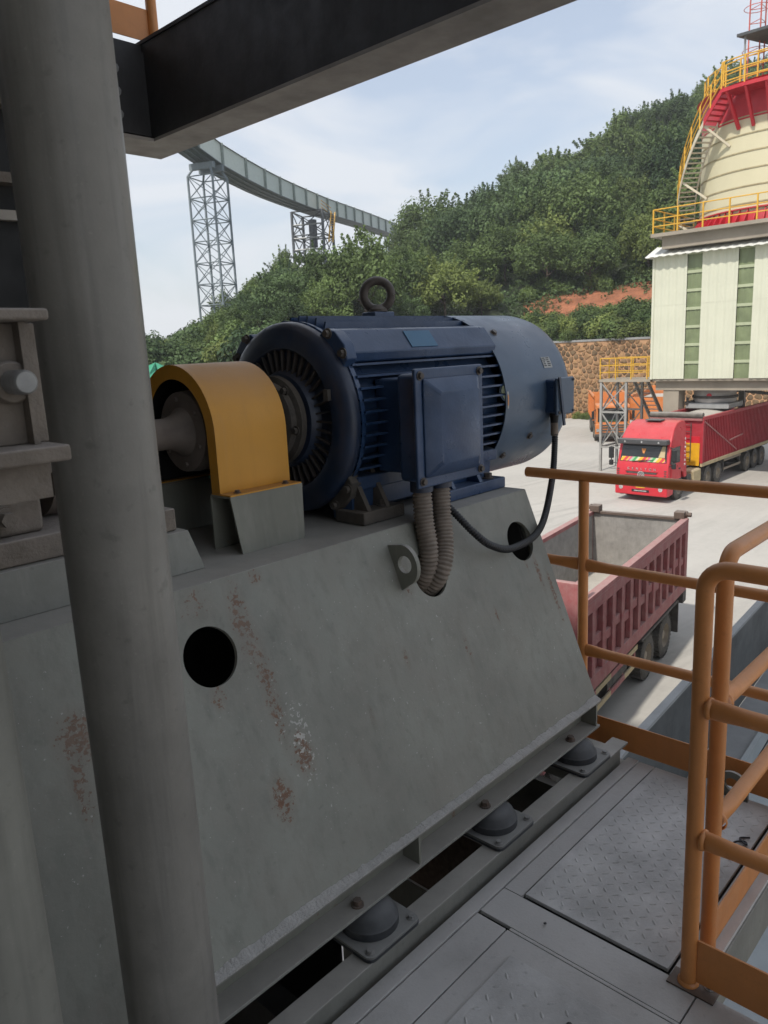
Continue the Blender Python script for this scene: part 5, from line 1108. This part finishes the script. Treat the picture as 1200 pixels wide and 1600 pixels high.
for s_ in (-1, 1):
    y_ = YC + s_ * ga
    a, b = sorted((y_ - s_ * .04, y_ + s_ * .052)); bx('foot_flange', 'guard', gd, (1.248, a, 1.2575), (1.514, b, 1.2615))
    # bent bracket: top, sloping face, inner leg
    yo, yi, ybo = y_ + s_ * .052, y_ - s_ * .045, y_ + s_ * .075
    MB().add([(1.247, yi, 1.257), (1.517, yi, 1.257), (1.517, yo, 1.257), (1.247, yo, 1.257), (1.247, yi, 1.252), (1.517, yi, 1.252), (1.517, yo, 1.252), (1.247, yo, 1.252)], [(0, 1, 2, 3), (7, 6, 5, 4), (0, 4, 5, 1), (1, 5, 6, 2), (2, 6, 7, 3), (3, 7, 4, 0)]).build('bracket_top', 'bracket', gd)
    MB().add([(1.247, yo, 1.2568), (1.517, yo, 1.2568), (1.494, ybo, 1.0905), (1.258, ybo, 1.0905), (1.247, yo - s_ * .005, 1.2518), (1.517, yo - s_ * .005, 1.2518), (1.494, ybo - s_ * .005, 1.0905), (1.258, ybo - s_ * .005, 1.0905)], [(0, 1, 2, 3), (7, 6, 5, 4), (0, 4, 5, 1), (1, 5, 6, 2), (2, 6, 7, 3), (3, 7, 4, 0)]).build('bracket_face', 'bracket', gd)
    MB().add([(1.247, yi, 1.2518), (1.540, yi, 1.2518), (1.540, yi, 1.0905), (1.247, yi, 1.0905), (1.247, yi - s_ * .005, 1.2518), (1.540, yi - s_ * .005, 1.2518), (1.540, yi - s_ * .005, 1.0905), (1.247, yi - s_ * .005, 1.0905)], [(0, 1, 2, 3), (7, 6, 5, 4), (0, 4, 5, 1), (1, 5, 6, 2), (2, 6, 7, 3), (3, 7, 4, 0)]).build('bracket_leg', 'bracket', gd)
    for x in (1.29, 1.47): hexbolt('bolt', 'bolt', gd, (x, y_ + s_ * .028, 1.2617), (0, 0, 1), .008, .007)
bx('shade_plate', 'black', gd, (1.50, YC - .16, 1.2), (1.503, YC + .16, 1.5))  # black plate added as the shade at the back of the guard

# ================================================================== MOTOR
ZM = 1.432
mo = empty('electric_motor', (2.2, YC, 1.09), 'large dark blue finned electric motor with smooth round fan cowl', 'motor')
def mp_(x, dy, dz): return (x, YC + dy, ZM + dz)
MB().lathe([(1.70, .285), (2.53, .285)], (0, YC, ZM), 'x', 48).build('stator_frame', 'motor', mo, smooth=30)
RO = .334
for k in range(-4, 5):                                   # upper fins
    dy = k * .0435; zt = math.sqrt(RO ** 2 - dy ** 2) + .010
    mb = MB(); x0, x1 = 1.735, 2.525
    mb.add([mp_(x0 + .035, dy - .004, zt), mp_(x1, dy - .004, zt), mp_(x1, dy - .005, .20), mp_(x0, dy - .005, .20), mp_(x0 + .035, dy + .004, zt), mp_(x1, dy + .004, zt), mp_(x1, dy + .005, .20), mp_(x0, dy + .005, .20)],
           [(0, 1, 2, 3), (7, 6, 5, 4), (0, 4, 5, 1), (1, 5, 6, 2), (2, 6, 7, 3), (3, 7, 4, 0)]); mb.build('top_fin', 'motor', mo)
for s_ in (-1, 1):
    for k in range(-7, 5):                                   # side fins
        dz = k * .0375 + .025; yo = math.sqrt(RO ** 2 - dz ** 2); x0, x1 = 1.735, 2.525
        MB().add([mp_(x0, s_ * .2, dz - .005), mp_(x1, s_ * .2, dz - .005), mp_(x1, s_ * yo, dz - .0035), mp_(x0, s_ * yo, dz - .0035), mp_(x0, s_ * .2, dz + .005), mp_(x1, s_ * .2, dz + .005), mp_(x1, s_ * yo, dz + .0035), mp_(x0, s_ * yo, dz + .0035)],
                 [(0, 1, 2, 3), (7, 6, 5, 4), (0, 4, 5, 1), (1, 5, 6, 2), (2, 6, 7, 3), (3, 7, 4, 0)]).build('side_fin', 'motor', mo)
    poly = [(-.175, .20), (-.192, .292), (-.232, .287), (-.287, .214), (-.277, .185), (-.2, .16)]
    MB().prism([(s_ * -a if s_ > 0 else a, b) for a, b in poly], lambda a, b, x: mp_(x, a, b), 1.742, 2.525).build('shoulder_rail', 'motor', mo, bevel=.005)
    poly = [(-.20, -.18), (-.285, -.19), (-.28, -.235), (-.2, -.25)]
    MB().prism([(s_ * -a if s_ > 0 else a, b) for a, b in poly], lambda a, b, x: mp_(x, a, b), 1.735, 2.525).build('lower_rail', 'motor', mo, bevel=.004)
# end shield
MB().lathe([(1.722, .10), (1.722, .322), (1.714, .325), (1.694, .323), (1.682, .316), (1.673, .300), (1.669, .262), (1.672, .240), (1.690, .228), (1.692, .17), (1.660, .155), (1.655, .09)], (0, YC, ZM), 'x', 72, cap=False).build('end_shield', 'shield', mo, smooth=35)
MB().lathe([(1.742, .326), (1.722, .328)], (0, YC, ZM), 'x', 72, cap=False).build('frame_rim', 'motor', mo, smooth=35)
MB().lathe([(1.645, .15), (1.625, .148), (1.618, .13), (1.600, .125), (1.592, .11), (1.592, .07), (1.60, .05)], (0, YC, ZM), 'x', 48, cap=False).build('bearing_cover', 'dustyblue', mo, smooth=35)
for q in range(6):
    t = q * math.pi / 3 + .2; hexbolt('cover_bolt', 'dustyblue', mo, mp_(1.612, .136 * math.cos(t), .136 * math.sin(t)), (-1, 0, 0), .011, .012)
for q in range(40):                                      # cooling ribs of the shield
    t = 2 * math.pi * q / 40 + .02; e = Vector((0, math.cos(t), math.sin(t)))
    c_ = Vector((0, YC, ZM)); a, b = c_ + e * .160, c_ + e * .234; a.x = b.x = 1.685
    MB().bar(a, b, .0055, .020, (1, 0, 0)).build('shield_rib', 'grime', mo)
for (dy, dz) in ((-.245, .245), (.245, .245), (-.24, -.262), (.24, -.262)):
    e = Vector((0, dy, dz)).normalized()
    mb = MB(); t_ = Vector((0, -e.z, e.y)); c_ = Vector((0, YC, ZM)); pts = []
    for u, v in ((.27, -.080), (.345, -.070), (.370, -.03), (.370, .03), (.345, .070), (.27, .080)): p = c_ + e * u + t_ * v; pts.append((p.y, p.z))
    MB().prism(pts, lambda a, b, x: (x, a, b), 1.704, 1.750).build('mounting_ear', 'motor' if dz > 0 else 'dustyblue', mo, bevel=.005)
    for k in (-.045, .045):
        p = c_ + e * .346 + t_ * k; hexbolt('ear_bolt', 'dustyblue', mo, (1.704, p.y, p.z), (-1, 0, 0), .012, .014)
MB().bar(mp_(1.685, -.235, .085), mp_(1.655, -.235, .085), .022, .035).build('grease_nipple', 'dustyblue', mo)
# fan cowl
MB().lathe([(2.505, .3385), (2.505, .3435), (2.96, .3435), (2.995, .338), (3.022, .322), (3.034, .295), (3.034, .05), (3.028, .05), (3.028, .29), (2.98, .33), (2.515, .3385)], (0, YC, ZM), 'x', 96, cap=False).build('fan_cowl', 'cowl', mo, smooth=28)
for q in range(10): r_ = .05 + .026 * q; tb('cowl_grille', 'cowl', mo, [(3.036, YC + r_ * math.cos(t), ZM + r_ * math.sin(t)) for t in (k * math.pi / 16 for k in range(33))], .004, 4)
def on_cowl(x, ang, off=0): r_ = .3435 + off; return (x, YC - r_ * math.cos(ang), ZM + r_ * math.sin(ang)), (0, -math.cos(ang), math.sin(ang))
for x, a in ((2.60, R(50)), (2.73, R(-28)), (2.60, R(-42)), (2.60, R(130)), (2.60, R(-8) + 3)):
    p, d = on_cowl(x, a, -.002); hexbolt('cowl_screw', 'eyebolt', mo, p, d, .012, .01)
def curved_tag(name, m, x0, x1, a0, a1, off, th=.0012):
    mb = MB(); n_ = 6
    for x in (x0, x1):
        for q in range(n_ + 1):
            a = a0 + (a1 - a0) * q / n_
            for o_ in (off, off + th): mb.v.append(on_cowl(x, a, o_)[0])
    m2 = 2 * (n_ + 1)
    for q in range(n_):
        k = 2 * q; mb.f += [(k + 1, k + 3, m2 + k + 3, m2 + k + 1), (k, m2 + k, m2 + k + 2, k + 2)]
    k = 2 * n_; mb.f += [(0, 1, m2 + 1, m2), (k, m2 + k, m2 + k + 1, k + 1)]
    for b_ in (0, m2):
        for q in range(n_): k = b_ + 2 * q; mb.f.append((k, k + 2, k + 3, k + 1))
    return mb.build(name, m, mo)
tg = curved_tag('data_tag', 'label', 2.812, 2.876, R(19), R(27), .0006)
rl_ = random.Random(9)
for r_ in range(5):
    for c_ in range(2):
        x = 2.816 + c_ * .030; l_ = rl_.uniform(.016, .026); a = R(20.2 + r_ * 1.4); curved_tag('tag_print', 'ink', x, x + l_, a, a + R(.75), .0019, .0004)
curved_tag('warning_tag', 'label', 2.512, 2.522, R(-5), R(6), .0006); curved_tag('warning_mark', 'orange', 2.5135, 2.5205, R(-3), R(4), .0019, .0004)
# cowl junction box
jb = bx('fan_terminal_box', 'motor', mo, (2.800, YC - .385, ZM - .075), (2.920, YC - .30, ZM + .065), bevel=.012, seg=3)
bx('fan_box_lid', 'cowl', mo, (2.790, YC - .400, ZM - .082), (2.930, YC - .3855, ZM + .072), bevel=.008)
for a, b in ((2.803, -.07), (2.917, -.07), (2.803, .06), (2.917, .06)): hexbolt('lid_screw', 'eyebolt', mo, (a, YC - .400, ZM + b), (0, -1, 0), .006, .004, False)
MB().bar((2.795, YC - .407, ZM + .075), (2.835, YC - .407, ZM - .125), .014, .006, (0, 1, 0)).build('lid_strap', 'shield', mo)
tb('cable_gland', 'black', mo, [(2.850, YC - .350, ZM - .074), (2.850, YC - .350, ZM - .12)], [.020, .016], 10)
# main terminal box
tx0, tx1, tz0, tz1 = 1.785, 2.135, 1.213, 1.588
bx('terminal_neck', 'motor', mo, (1.84, YC - .46, tz0 + .035), (2.07, YC - .27, tz1 - .03), bevel=.012)
bx('terminal_body', 'motor', mo, (tx0 + .02, YC - .486, tz0 + .015), (tx1 - .02, YC - .40, tz1 - .015), bevel=.018, seg=3)
yl = YC - .487
bx('terminal_lid', 'motor', mo, (tx0, yl - .014, tz0), (tx1, yl, tz1), bevel=.006, seg=3)
yq = yl - .0142
def ring4(i, y): return [(tx0 + i, y, tz0 + i), (tx1 - i, y, tz0 + i), (tx1 - i, y, tz1 - i), (tx0 + i, y, tz1 - i)]
MB().add(ring4(.026, yq) + ring4(.074, yq - .040), [(0, 1, 5, 4), (1, 2, 6, 5), (2, 3, 7, 6), (3, 0, 4, 7), (4, 5, 6, 7), (3, 2, 1, 0)]).build('lid_dome', 'motor', mo, bevel=.010, seg=3)
for a in (tx0 + .022, tx1 - .022):
    for b in (tz0 + .022, tz1 - .022): hexbolt('lid_bolt', 'eyebolt', mo, (a, yl - .014, b), (0, -1, 0), .010, .010)
for x in (1.858, 1.955): tb('conduit_gland', 'shield', mo, [(x, 1.60, tz0 + .02), (x, 1.60, tz0 - .02)], .038, 14)
# name plate on the shoulder rail
e0, e1 = Vector(mp_(0, -.240, .277)), Vector(mp_(0, -.281, .222)); en = Vector((0, -.80, .60)); 
MB().add([Vector((x, 0, 0)) + p + en * o_ for o_ in (.0012, .003) for x, p in ((2.03, e0), (2.17, e0), (2.17, e1), (2.03, e1))], [(3, 2, 1, 0), (4, 5, 6, 7), (0, 1, 5, 4), (1, 2, 6, 5), (2, 3, 7, 6), (3, 0, 4, 7)]).build('name_plate', 'nameplate', mo)
# feet
for s_ in (-1, 1):
    for x0, x1, m in ((1.70, 1.90, 'dustyblue'), (2.15, 2.505, 'motor')):
        a, b = sorted((YC + s_ * .20, YC + s_ * .335)); bx('foot', m, mo, (x0, a, 1.0912), (x1, b, 1.134), bevel=.005)
        for xg in (x0 + .03, (x0 + x1) / 2 + .02):
            MB().add([(xg, YC + s_ * .325, 1.1342), (xg, YC + s_ * .19, 1.1342), (xg, YC + s_ * .19, 1.30), (xg, YC + s_ * .25, 1.27), (xg + .018, YC + s_ * .325, 1.1342), (xg + .018, YC + s_ * .19, 1.1342), (xg + .018, YC + s_ * .19, 1.30), (xg + .018, YC + s_ * .25, 1.27)],
                     [(0, 1, 2, 3), (7, 6, 5, 4), (0, 4, 5, 1), (1, 5, 6, 2), (2, 6, 7, 3), (3, 7, 4, 0)]).build('foot_gusset', m, mo)
        hexbolt('foot_bolt', 'eyebolt', mo, (x1 - .07, YC + s_ * .30, 1.1345), (0, 0, 1), .016, .018)
    MB().prism([(s_ * .17, -.335), (s_ * .26, -.30), (s_ * .27, -.19), (s_ * .16, -.22)], lambda a, b, x: mp_(x, a, b), 1.72, 2.50).build('foot_rail', 'motor', mo)
# lifting eye
eye = empty('lifting_eye_bolt', (2.165, YC, 1.768), 'dark steel lifting eye bolt standing on top of the blue motor', 'eye bolt')
bx('boss', 'motor', eye, (2.11, YC - .035, 1.72), (2.22, YC + .035, 1.79), bevel=.005)
MB().lathe([(1.7905, .036), (1.80, .036), (1.806, .03), (1.815, .02)], (2.165, YC, 0), 'z', 24).build('collar', 'eyebolt', eye, smooth=40)
ed = Vector((0.72, -0.69, 0))
tb('ring', 'eyebolt', eye, [Vector((2.165, YC, 1.852)) + ed * .052 * math.cos(t) + Vector((0, 0, .052 * math.sin(t))) for t in (k * math.pi / 16 for k in range(33))], .0165, 12)

# ---- conduits and cable
def ribbed(name, m, pts, r, pitch, amp, label, cat, group=None):
    P_ = spline(pts, 40); L_ = [0]
    for a, b in zip(P_, P_[1:]): L_.append(L_[-1] + (b - a).length)
    n_ = int(L_[-1] / pitch * 4); out = []; rs = []; k = 0
    for q in range(n_ + 1):
        s_ = L_[-1] * q / n_
        while k < len(L_) - 2 and L_[k + 1] < s_: k += 1
        out.append(P_[k].lerp(P_[k + 1], (s_ - L_[k]) / max(1e-6, L_[k + 1] - L_[k]))); rs.append(r + amp * (1 if (q % 4) in (0, 1) else -1))
    return MB().tube(out, rs, 16).build(name, m, None, smooth=70, label=label, cat=cat, group=group, org=pts[0])
ribbed('flexible_conduit', 'hose', [(1.858, 1.600, 1.195), (1.852, 1.590, 1.10), (1.846, 1.570, 1.0), (1.842, 1.585, .91), (1.85, 1.66, .83)], .031, .0125, .0022, 'left dusty ribbed flexible conduit dropping from the terminal box into the base', 'conduit', 'ribbed conduits under the terminal box')
ribbed('flexible_conduit', 'hose', [(1.955, 1.600, 1.195), (1.945, 1.590, 1.10), (1.918, 1.562, 1.0), (1.878, 1.552, .915), (1.86, 1.62, .83)], .031, .0125, .0022, 'right dusty ribbed flexible conduit dropping from the terminal box into the base', 'conduit', 'ribbed conduits under the terminal box')
tb('earth_wire', 'hose', None, spline([(1.94, 1.70, 1.30), (1.945, 1.66, 1.15), (1.93, 1.62, 1.02), (1.88, 1.60, .93), (1.86, 1.68, .85)], 8), .012, 8, label='thin dusty wire hanging behind the two ribbed conduits', cat='wire')
ribbed('fan_cable', 'cable', [(2.850, 1.700, 1.312), (2.838, 1.690, 1.24), (2.73, 1.640, 1.085), (2.49, 1.548, .945), (2.25, 1.512, .926), (2.12, 1.512, .963), (2.05, 1.537, 1.022), (2.012, 1.60, 1.10), (1.985, 1.68, 1.17)], .0125, .010, .0012, 'black corrugated cable looping from the fan cowl box across the base', 'cable')
tb('cable_tie', 'hose', None, [(2.850, 1.700, 1.314), (2.849, 1.698, 1.26)], .0165, 10, label='frayed grey tape wrapped round the top of the black cable', cat='tape')

# ================================================================== POLES
def pole(name, m, x, y, r, label, z0, z1):
    t = empty(name, (x, y, z0), label, 'pole')
    MB().tube([(x, y, z0), (x, y, z1)], r, 64).build('pipe', m, t, smooth=40)
    MB().lathe([(z0, r * 1.6), (z0 + .012, r * 1.6)], (x, y, 0), 'z', 32).build('base_plate', 'steel', t); return t
pl = pole('steel_pole', 'pole', .547, 1.103, .0772, 'thick grey brown steel pole in the left foreground', .004, 4.2)
pole('pipe_post', 'pole2', .268, 1.06, .075, 'pale grey pipe at the lower left edge of the picture', .004, 4.2)

# ================================================================== RAILINGS
RR = .0205
def pinched(p, q, r=RR):
    p, q = Vector(p), Vector(q); n_ = 14; pts = []; rs = []
    for k in range(n_ + 1):
        t = k / n_; pts.append(p.lerp(q, t)); d = min(t, 1 - t) * (q - p).length; f = max(0, 1 - d / .09); f = f * f * (3 - 2 * f)
        rs.append((r * (1 - .30 * f), r * (1 + .22 * f)))
    return pts, rs
def midrail(par, p, q):
    d = (Vector(q) - Vector(p)); n_ = max(2, int(d.length / .02)); pts = []; rs = []
    for k in range(n_ + 1):
        t = k / n_; pts.append(Vector(p).lerp(Vector(q), t)); e = min(t, 1 - t) * d.length; f = max(0, 1 - e / .10); f = f * f * (3 - 2 * f); rs.append((RR * (1 - .3 * f), RR * (1 + .3 * f)))
    return MB().tube(pts, rs, 16).build('mid_rail', 'orange', par, smooth=50)
XF = 2.673
fr = empty('far_railing', (XF, 1.4, 0), 'orange tube railing at the far end of the platform with open end beside the cowl', 'railing')
tb('top_rail', 'orange', fr, [(XF, 1.722, 1.128), (XF, -.6, 1.128)], RR, 18)
tb('post', 'orange', fr, [(XF, 1.462, -.02), (XF, 1.462, 1.112)], RR, 18); tb('post', 'orange', fr, [(XF, .32, -.02), (XF, .32, 1.112)], RR, 18)
for z in (.770, .410):
    midrail(fr, (XF, 1.722 if z > .5 else 1.70, z), (XF, 1.480, z)); midrail(fr, (XF, 1.444, z), (XF, .338, z))
bx('toe_board', 'orange', fr, (XF + .012, -.6, .012), (XF + .017, 2.3, .128), bevel=.001)
YS = .63
cr2 = empty('corner_railing', (1.85, YS, 0), 'orange tube railing along the right edge starting behind the front post', 'railing')
bend = [Vector((1.852 + .055 * (1 - math.cos(a)), YS, 1.072 + .055 * math.sin(a))) for a in (math.pi / 2 * q / 8 for q in range(9))]
tb('post', 'orange', cr2, [(1.852, YS, .0)] + bend + [(XF - .022, YS, 1.127)], RR, 18)
for z in (.735, .395): midrail(cr2, (1.872, YS, z), (XF - .02, YS, z))
bx('toe_board', 'orange', cr2, (1.874, YS - .003, .006), (XF - .024, YS + .003, .102), bevel=.001)
nr1 = empty('near_railing', (1.72, YS, 0), 'orange tube railing with rounded corner closest on the right with bolted foot', 'railing')
bend = [Vector((1.722, YS - .055 * (1 - math.cos(a)), 1.072 + .055 * math.sin(a))) for a in (math.pi / 2 * q / 8 for q in range(9))]
tb('post', 'orange', nr1, [(1.722, YS, .006)] + bend + [(1.722, -1.2, 1.127)], RR, 18)
for z in (.782, .430): midrail(nr1, (1.722, YS - .019, z), (1.722, -.55, z))
tb('post', 'orange', nr1, [(1.722, -.57, .006), (1.722, -.57, 1.11)], RR, 18)
bx('toe_board', 'orange', nr1, (1.719, -.55, .018), (1.725, YS - .021, .142), bevel=.001)
bx('foot_plate', 'bolt', nr1, (1.690, .555, .0005), (1.752, YS + .045, .0058), bevel=.001); hexbolt('foot_bolt', 'zinc', nr1, (1.735, .580, .0059), (0, 0, 1), .009, .010)
for z in (.782, .430):
    MB().lathe([(YS - .030, .0215), (YS - .026, .0265), (YS - .021, .0275), (YS - .017, .0245)], (1.722, 0, z), 'y', 16, cap=False).build('weld_bead', 'orange', nr1, smooth=60)
for z in (.735, .395): MB().lathe([(1.884, .0215), (1.880, .0265), (1.875, .0275), (1.871, .0245)], (0, YS, z), 'x', 16, cap=False).build('weld_bead', 'orange', cr2, smooth=60)
MB().lathe([(.006, .027), (.011, .0265), (.016, .0215)], (1.722, YS, 0), 'z', 16, cap=False).build('weld_bead', 'orange', nr1, smooth=60)
# lifting ear at the far toe board
def ear():
    bm = bmesh.new(); ed = []; x0, yc = 2.634, .838
    outer = [(-.055, 0), (-.055, .035)] + [(-.055 * math.cos(a), .045 + .055 * math.sin(a)) for a in (math.pi * q / 14 for q in range(15))] + [(.055, .035), (.055, 0)]
    inner = [(.026 * math.cos(a), .05 + .026 * math.sin(a)) for a in (2 * math.pi * q / 18 for q in range(18))]
    for lp in (outer, inner):
        vs = [bm.verts.new((x0, yc + a, .0005 + b)) for a, b in lp]
        for a, b in zip(vs, vs[1:] + vs[:1]): ed.append(bm.edges.new((a, b)))
    bmesh.ops.triangle_fill(bm, use_beauty=True, edges=ed); ret = bmesh.ops.extrude_face_region(bm, geom=list(bm.faces)); bmesh.ops.translate(bm, verts=[v for v in ret['geom'] if isinstance(v, bmesh.types.BMVert)], vec=(.012, 0, 0))
    bmesh.ops.recalc_face_normals(bm, faces=bm.faces); bmesh.ops.translate(bm, verts=bm.verts, vec=(-x0, -yc, 0))
    me = bpy.data.meshes.new('lifting_ear'); bm.to_mesh(me); bm.free(); me.materials.append(M['bracket']); o = bpy.data.objects.new('lifting_ear', me); COL.objects.link(o); o.location = (x0, yc, 0)
    tag(o, 'grey steel lifting ear with a hole standing by the far orange toe board', 'lifting ear')
ear()

# ================================================================== OVERHEAD FRAME (upper storey shades the platform)
of = empty('overhead_frame', (1.85, 2.83, 2.49), 'dark overhead steel beam with dusty underside crossing the top of the picture', 'beam')
bxn, bxf, bz0, bz1 = 1.762, 1.928, 2.488, 2.838
bx('beam_web', 'beam', of, (bxn + .002, -3.0, bz0 + .012), (bxf - .002, 2.86, bz1 - .0)); bx('bottom_flange', 'flange', of, (bxn, -3.0, bz0), (bxf, 3.02, bz0 + .0115)); 
bx('top_flange', 'beam', of, (bxn - .004, -3.0, bz1 + .0005), (bxf + .004, 3.02, bz1 + .012))
bx('side_beam', 'beam', of, (-3.0, 2.862, bz0 + .012), (bxf + .0, 3.02, bz1)); bx('side_beam_flange', 'flange', of, (-3.0, 2.83, bz0 - .002), (bxn - .001, 3.06, bz0 + .0105))
bx('end_plate', 'flange', of, (bxn - .0, 3.021, bz0), (bxf, 3.06, bz0 + .0112))
bx('joint_plate', 'beam', of, (bxn - .16, 2.846, bz0 + .02), (bxn - .0, 2.860, bz1 - .03))
for z in (.08, .16, .24): hexbolt('joint_bolt', 'zinc', of, (bxn - .13, 2.846, bz0 + z), (0, -1, 0), .012, .012)
bx('upper_deck', 'roofdeck', of, (-3.0, 3.07, bz1 + .013), (1.70, 7.0, bz1 + .03))
ut = empty('upper_railing', (1.7, 2.9, 2.85), 'orange toe board and post on the level above at the top left', 'railing')
bx('toe_board', 'orange', ut, (-2.0, 2.90, bz1 + .035), (1.835, 2.905, bz1 + .15)); tb('post', 'orange', ut, [(1.85, 2.90, bz1 + .014), (1.85, 2.90, bz1 + 1.1)], .021, 14)
bx('foot_plate', 'orange', ut, (1.80, 2.87, bz1 + .0125), (1.90, 2.94, bz1 + .0175)); tb('top_rail', 'orange', ut, [(-2.0, 2.90, bz1 + 1.11), (1.87, 2.90, bz1 + 1.11)], .021, 14)
# main storey of the plant above the camera; back wall added to block light
ps = empty('plant_storey', (-6, 0, YZ), 'unseen upper storey of the plant building with a back wall added to block light', 'building')
bx('roof_slab', 'roofdeck', ps, (-14, -4.0, 8.0), (2.3, 6.0, 8.25)); bx('light_block_wall', 'roofdeck', ps, (-3.4, -7.5, -.02), (-3.2, 6.0, 7.99)); bx('main_floor', 'steel', ps, (-6.98, -4, -.20), (-2.52, 6, -.01))
for x in (-13.5, -6.5, -2.4):
    for y in (-3.9, 5.6): bx('column', 'beam', ps, (x, y, YZ), (x + .3, y + .3, 7.99))
for y in (-3.9,): bx('column', 'beam', ps, (1.9, y, YZ), (2.2, y + .3, 7.99))
# ---- fan casing behind the bearing (dark)
fc = empty('fan_casing', (.6, 2.7, .3), 'black fan casing with pale angle frame behind the pole at the left edge', 'casing')
bx('casing_body', 'casing', fc, (-2.5, 2.62, .31), (1.32, 3.3, 2.45), bevel=.02)
P1 = lambda x, z: (x, 2.60, z)
br('frame_angle', 'pale', fc, P1(.90, 1.30), P1(.905, 2.12), .022, .03, (0, 1, 0)); br('frame_bar', 'pale', fc, P1(.3, 2.10), P1(1.30, 2.125), .03, .028, (0, 1, 0)); br('frame_bar', 'dirtysteel', fc, P1(.3, 2.20), P1(1.30, 2.235), .03, .075, (0, 1, 0))
br('frame_bar', 'dirtysteel', fc, P1(.3, 2.44), P1(1.30, 2.46), .03, .06, (0, 1, 0))

# ================================================================== LOWER ROOF BESIDE THE PLATFORM
lr = empty('lower_roof', (7, 2.2, -2), 'lower grey sheet roof with a dark mottled parapet beyond the orange railing', 'roof')
PT = -1.0
def py(x): return 2.107 + (x - 4.66) * .0706
def strip(name, m, d0, d1, z0, z1, x0=3.4, x1=26):
    MB().add([(x0, py(x0) + d0, z0), (x1, py(x1) + d0, z0), (x1, py(x1) + d1, z0), (x0, py(x0) + d1, z0), (x0, py(x0) + d0, z1), (x1, py(x1) + d0, z1), (x1, py(x1) + d1, z1), (x0, py(x0) + d1, z1)],
             [(3, 2, 1, 0), (4, 5, 6, 7), (0, 1, 5, 4), (1, 2, 6, 5), (2, 3, 7, 6), (3, 0, 4, 7)]).build(name, m, lr)
strip('parapet', 'parapet', -.03, .0, PT - .85, PT - .03); strip('coping', 'coping', -.035, .025, PT - .028, PT)
strip('gutter', 'coping', -.32, -.032, PT - .90, PT - .852); strip('gutter_lip', 'lowroof', -.36, -.322, PT - .96, PT - .80)
strip('roof_sheet', 'lowroof', -5.5, -.362, PT - 1.05, PT - .98); strip('fascia', 'parapet', -5.6, .0, -2.6, PT - 1.052)
for q in range(10): strip('roof_seam', 'coping', -.8 - q * .5, -.76 - q * .5, PT - .979, PT - .95)
bx('cover_tarp', 'greentarp', None, (2.0, -2.0, -2.2), (3.2, .25, -2.15), label='dark green sheet seen below the near railing at the lower right', cat='tarp')
bx('concrete_ledge', 'coping', None, (1.9, .30, -.65), (3.3, .56, -.5), label='rough pale ledge just below the near railing', cat='ledge')
# ---- litter on the floor
sv = random.Random(2)
def pebble(x, y, r, label):
    mb = MB().lathe([(0.0, r * .6), (r * .3, r), (r * .8, r * .6), (r * .95, .001)], (x, y, .0055), 'z', 7); mb.v = [(a + sv.uniform(-.2, .2) * r, b + sv.uniform(-.2, .2) * r, c) for a, b, c in mb.v]; mb.build('pebble', 'stonegrey', None, label=label, cat='pebble', org=(x, y, 0))
pebble(1.405, .795, .0085, 'small dark pebble on the nearest checker plate'); pebble(1.66, 1.02, .005, 'tiny dark pebble on the plain floor strip between the checker plates')
tb('wire_scrap', 'ink', None, spline([(2.33, .72, .010), (2.36, .735, .014), (2.39, .712, .011), (2.37, .70, .015), (2.40, .73, .010), (2.42, .705, .012)], 6), .0035, 5, label='small tangled scrap of black wire on the floor near the right edge', cat='wire')

# ---- thin summer haze
hz = bpy.data.materials.new('haze_air'); hz.use_nodes = True; hn = hz.node_tree.nodes; hl = hz.node_tree.links; hn.clear()
ho = hn.new('ShaderNodeOutputMaterial'); pv = hn.new('ShaderNodeVolumePrincipled'); pv.inputs['Color'].default_value = (0.93, 0.96, 1.0, 1); pv.inputs['Density'].default_value = 0.0006; pv.inputs['Anisotropy'].default_value = 0.2
hl.new(pv.outputs['Volume'], ho.inputs['Volume'])
hb_ = MB().box((-310, -310, YZ - 2.5), (410, 410, 90)).build('haze', hz, None, kind='stuff', label='thin pale summer haze over the whole place')
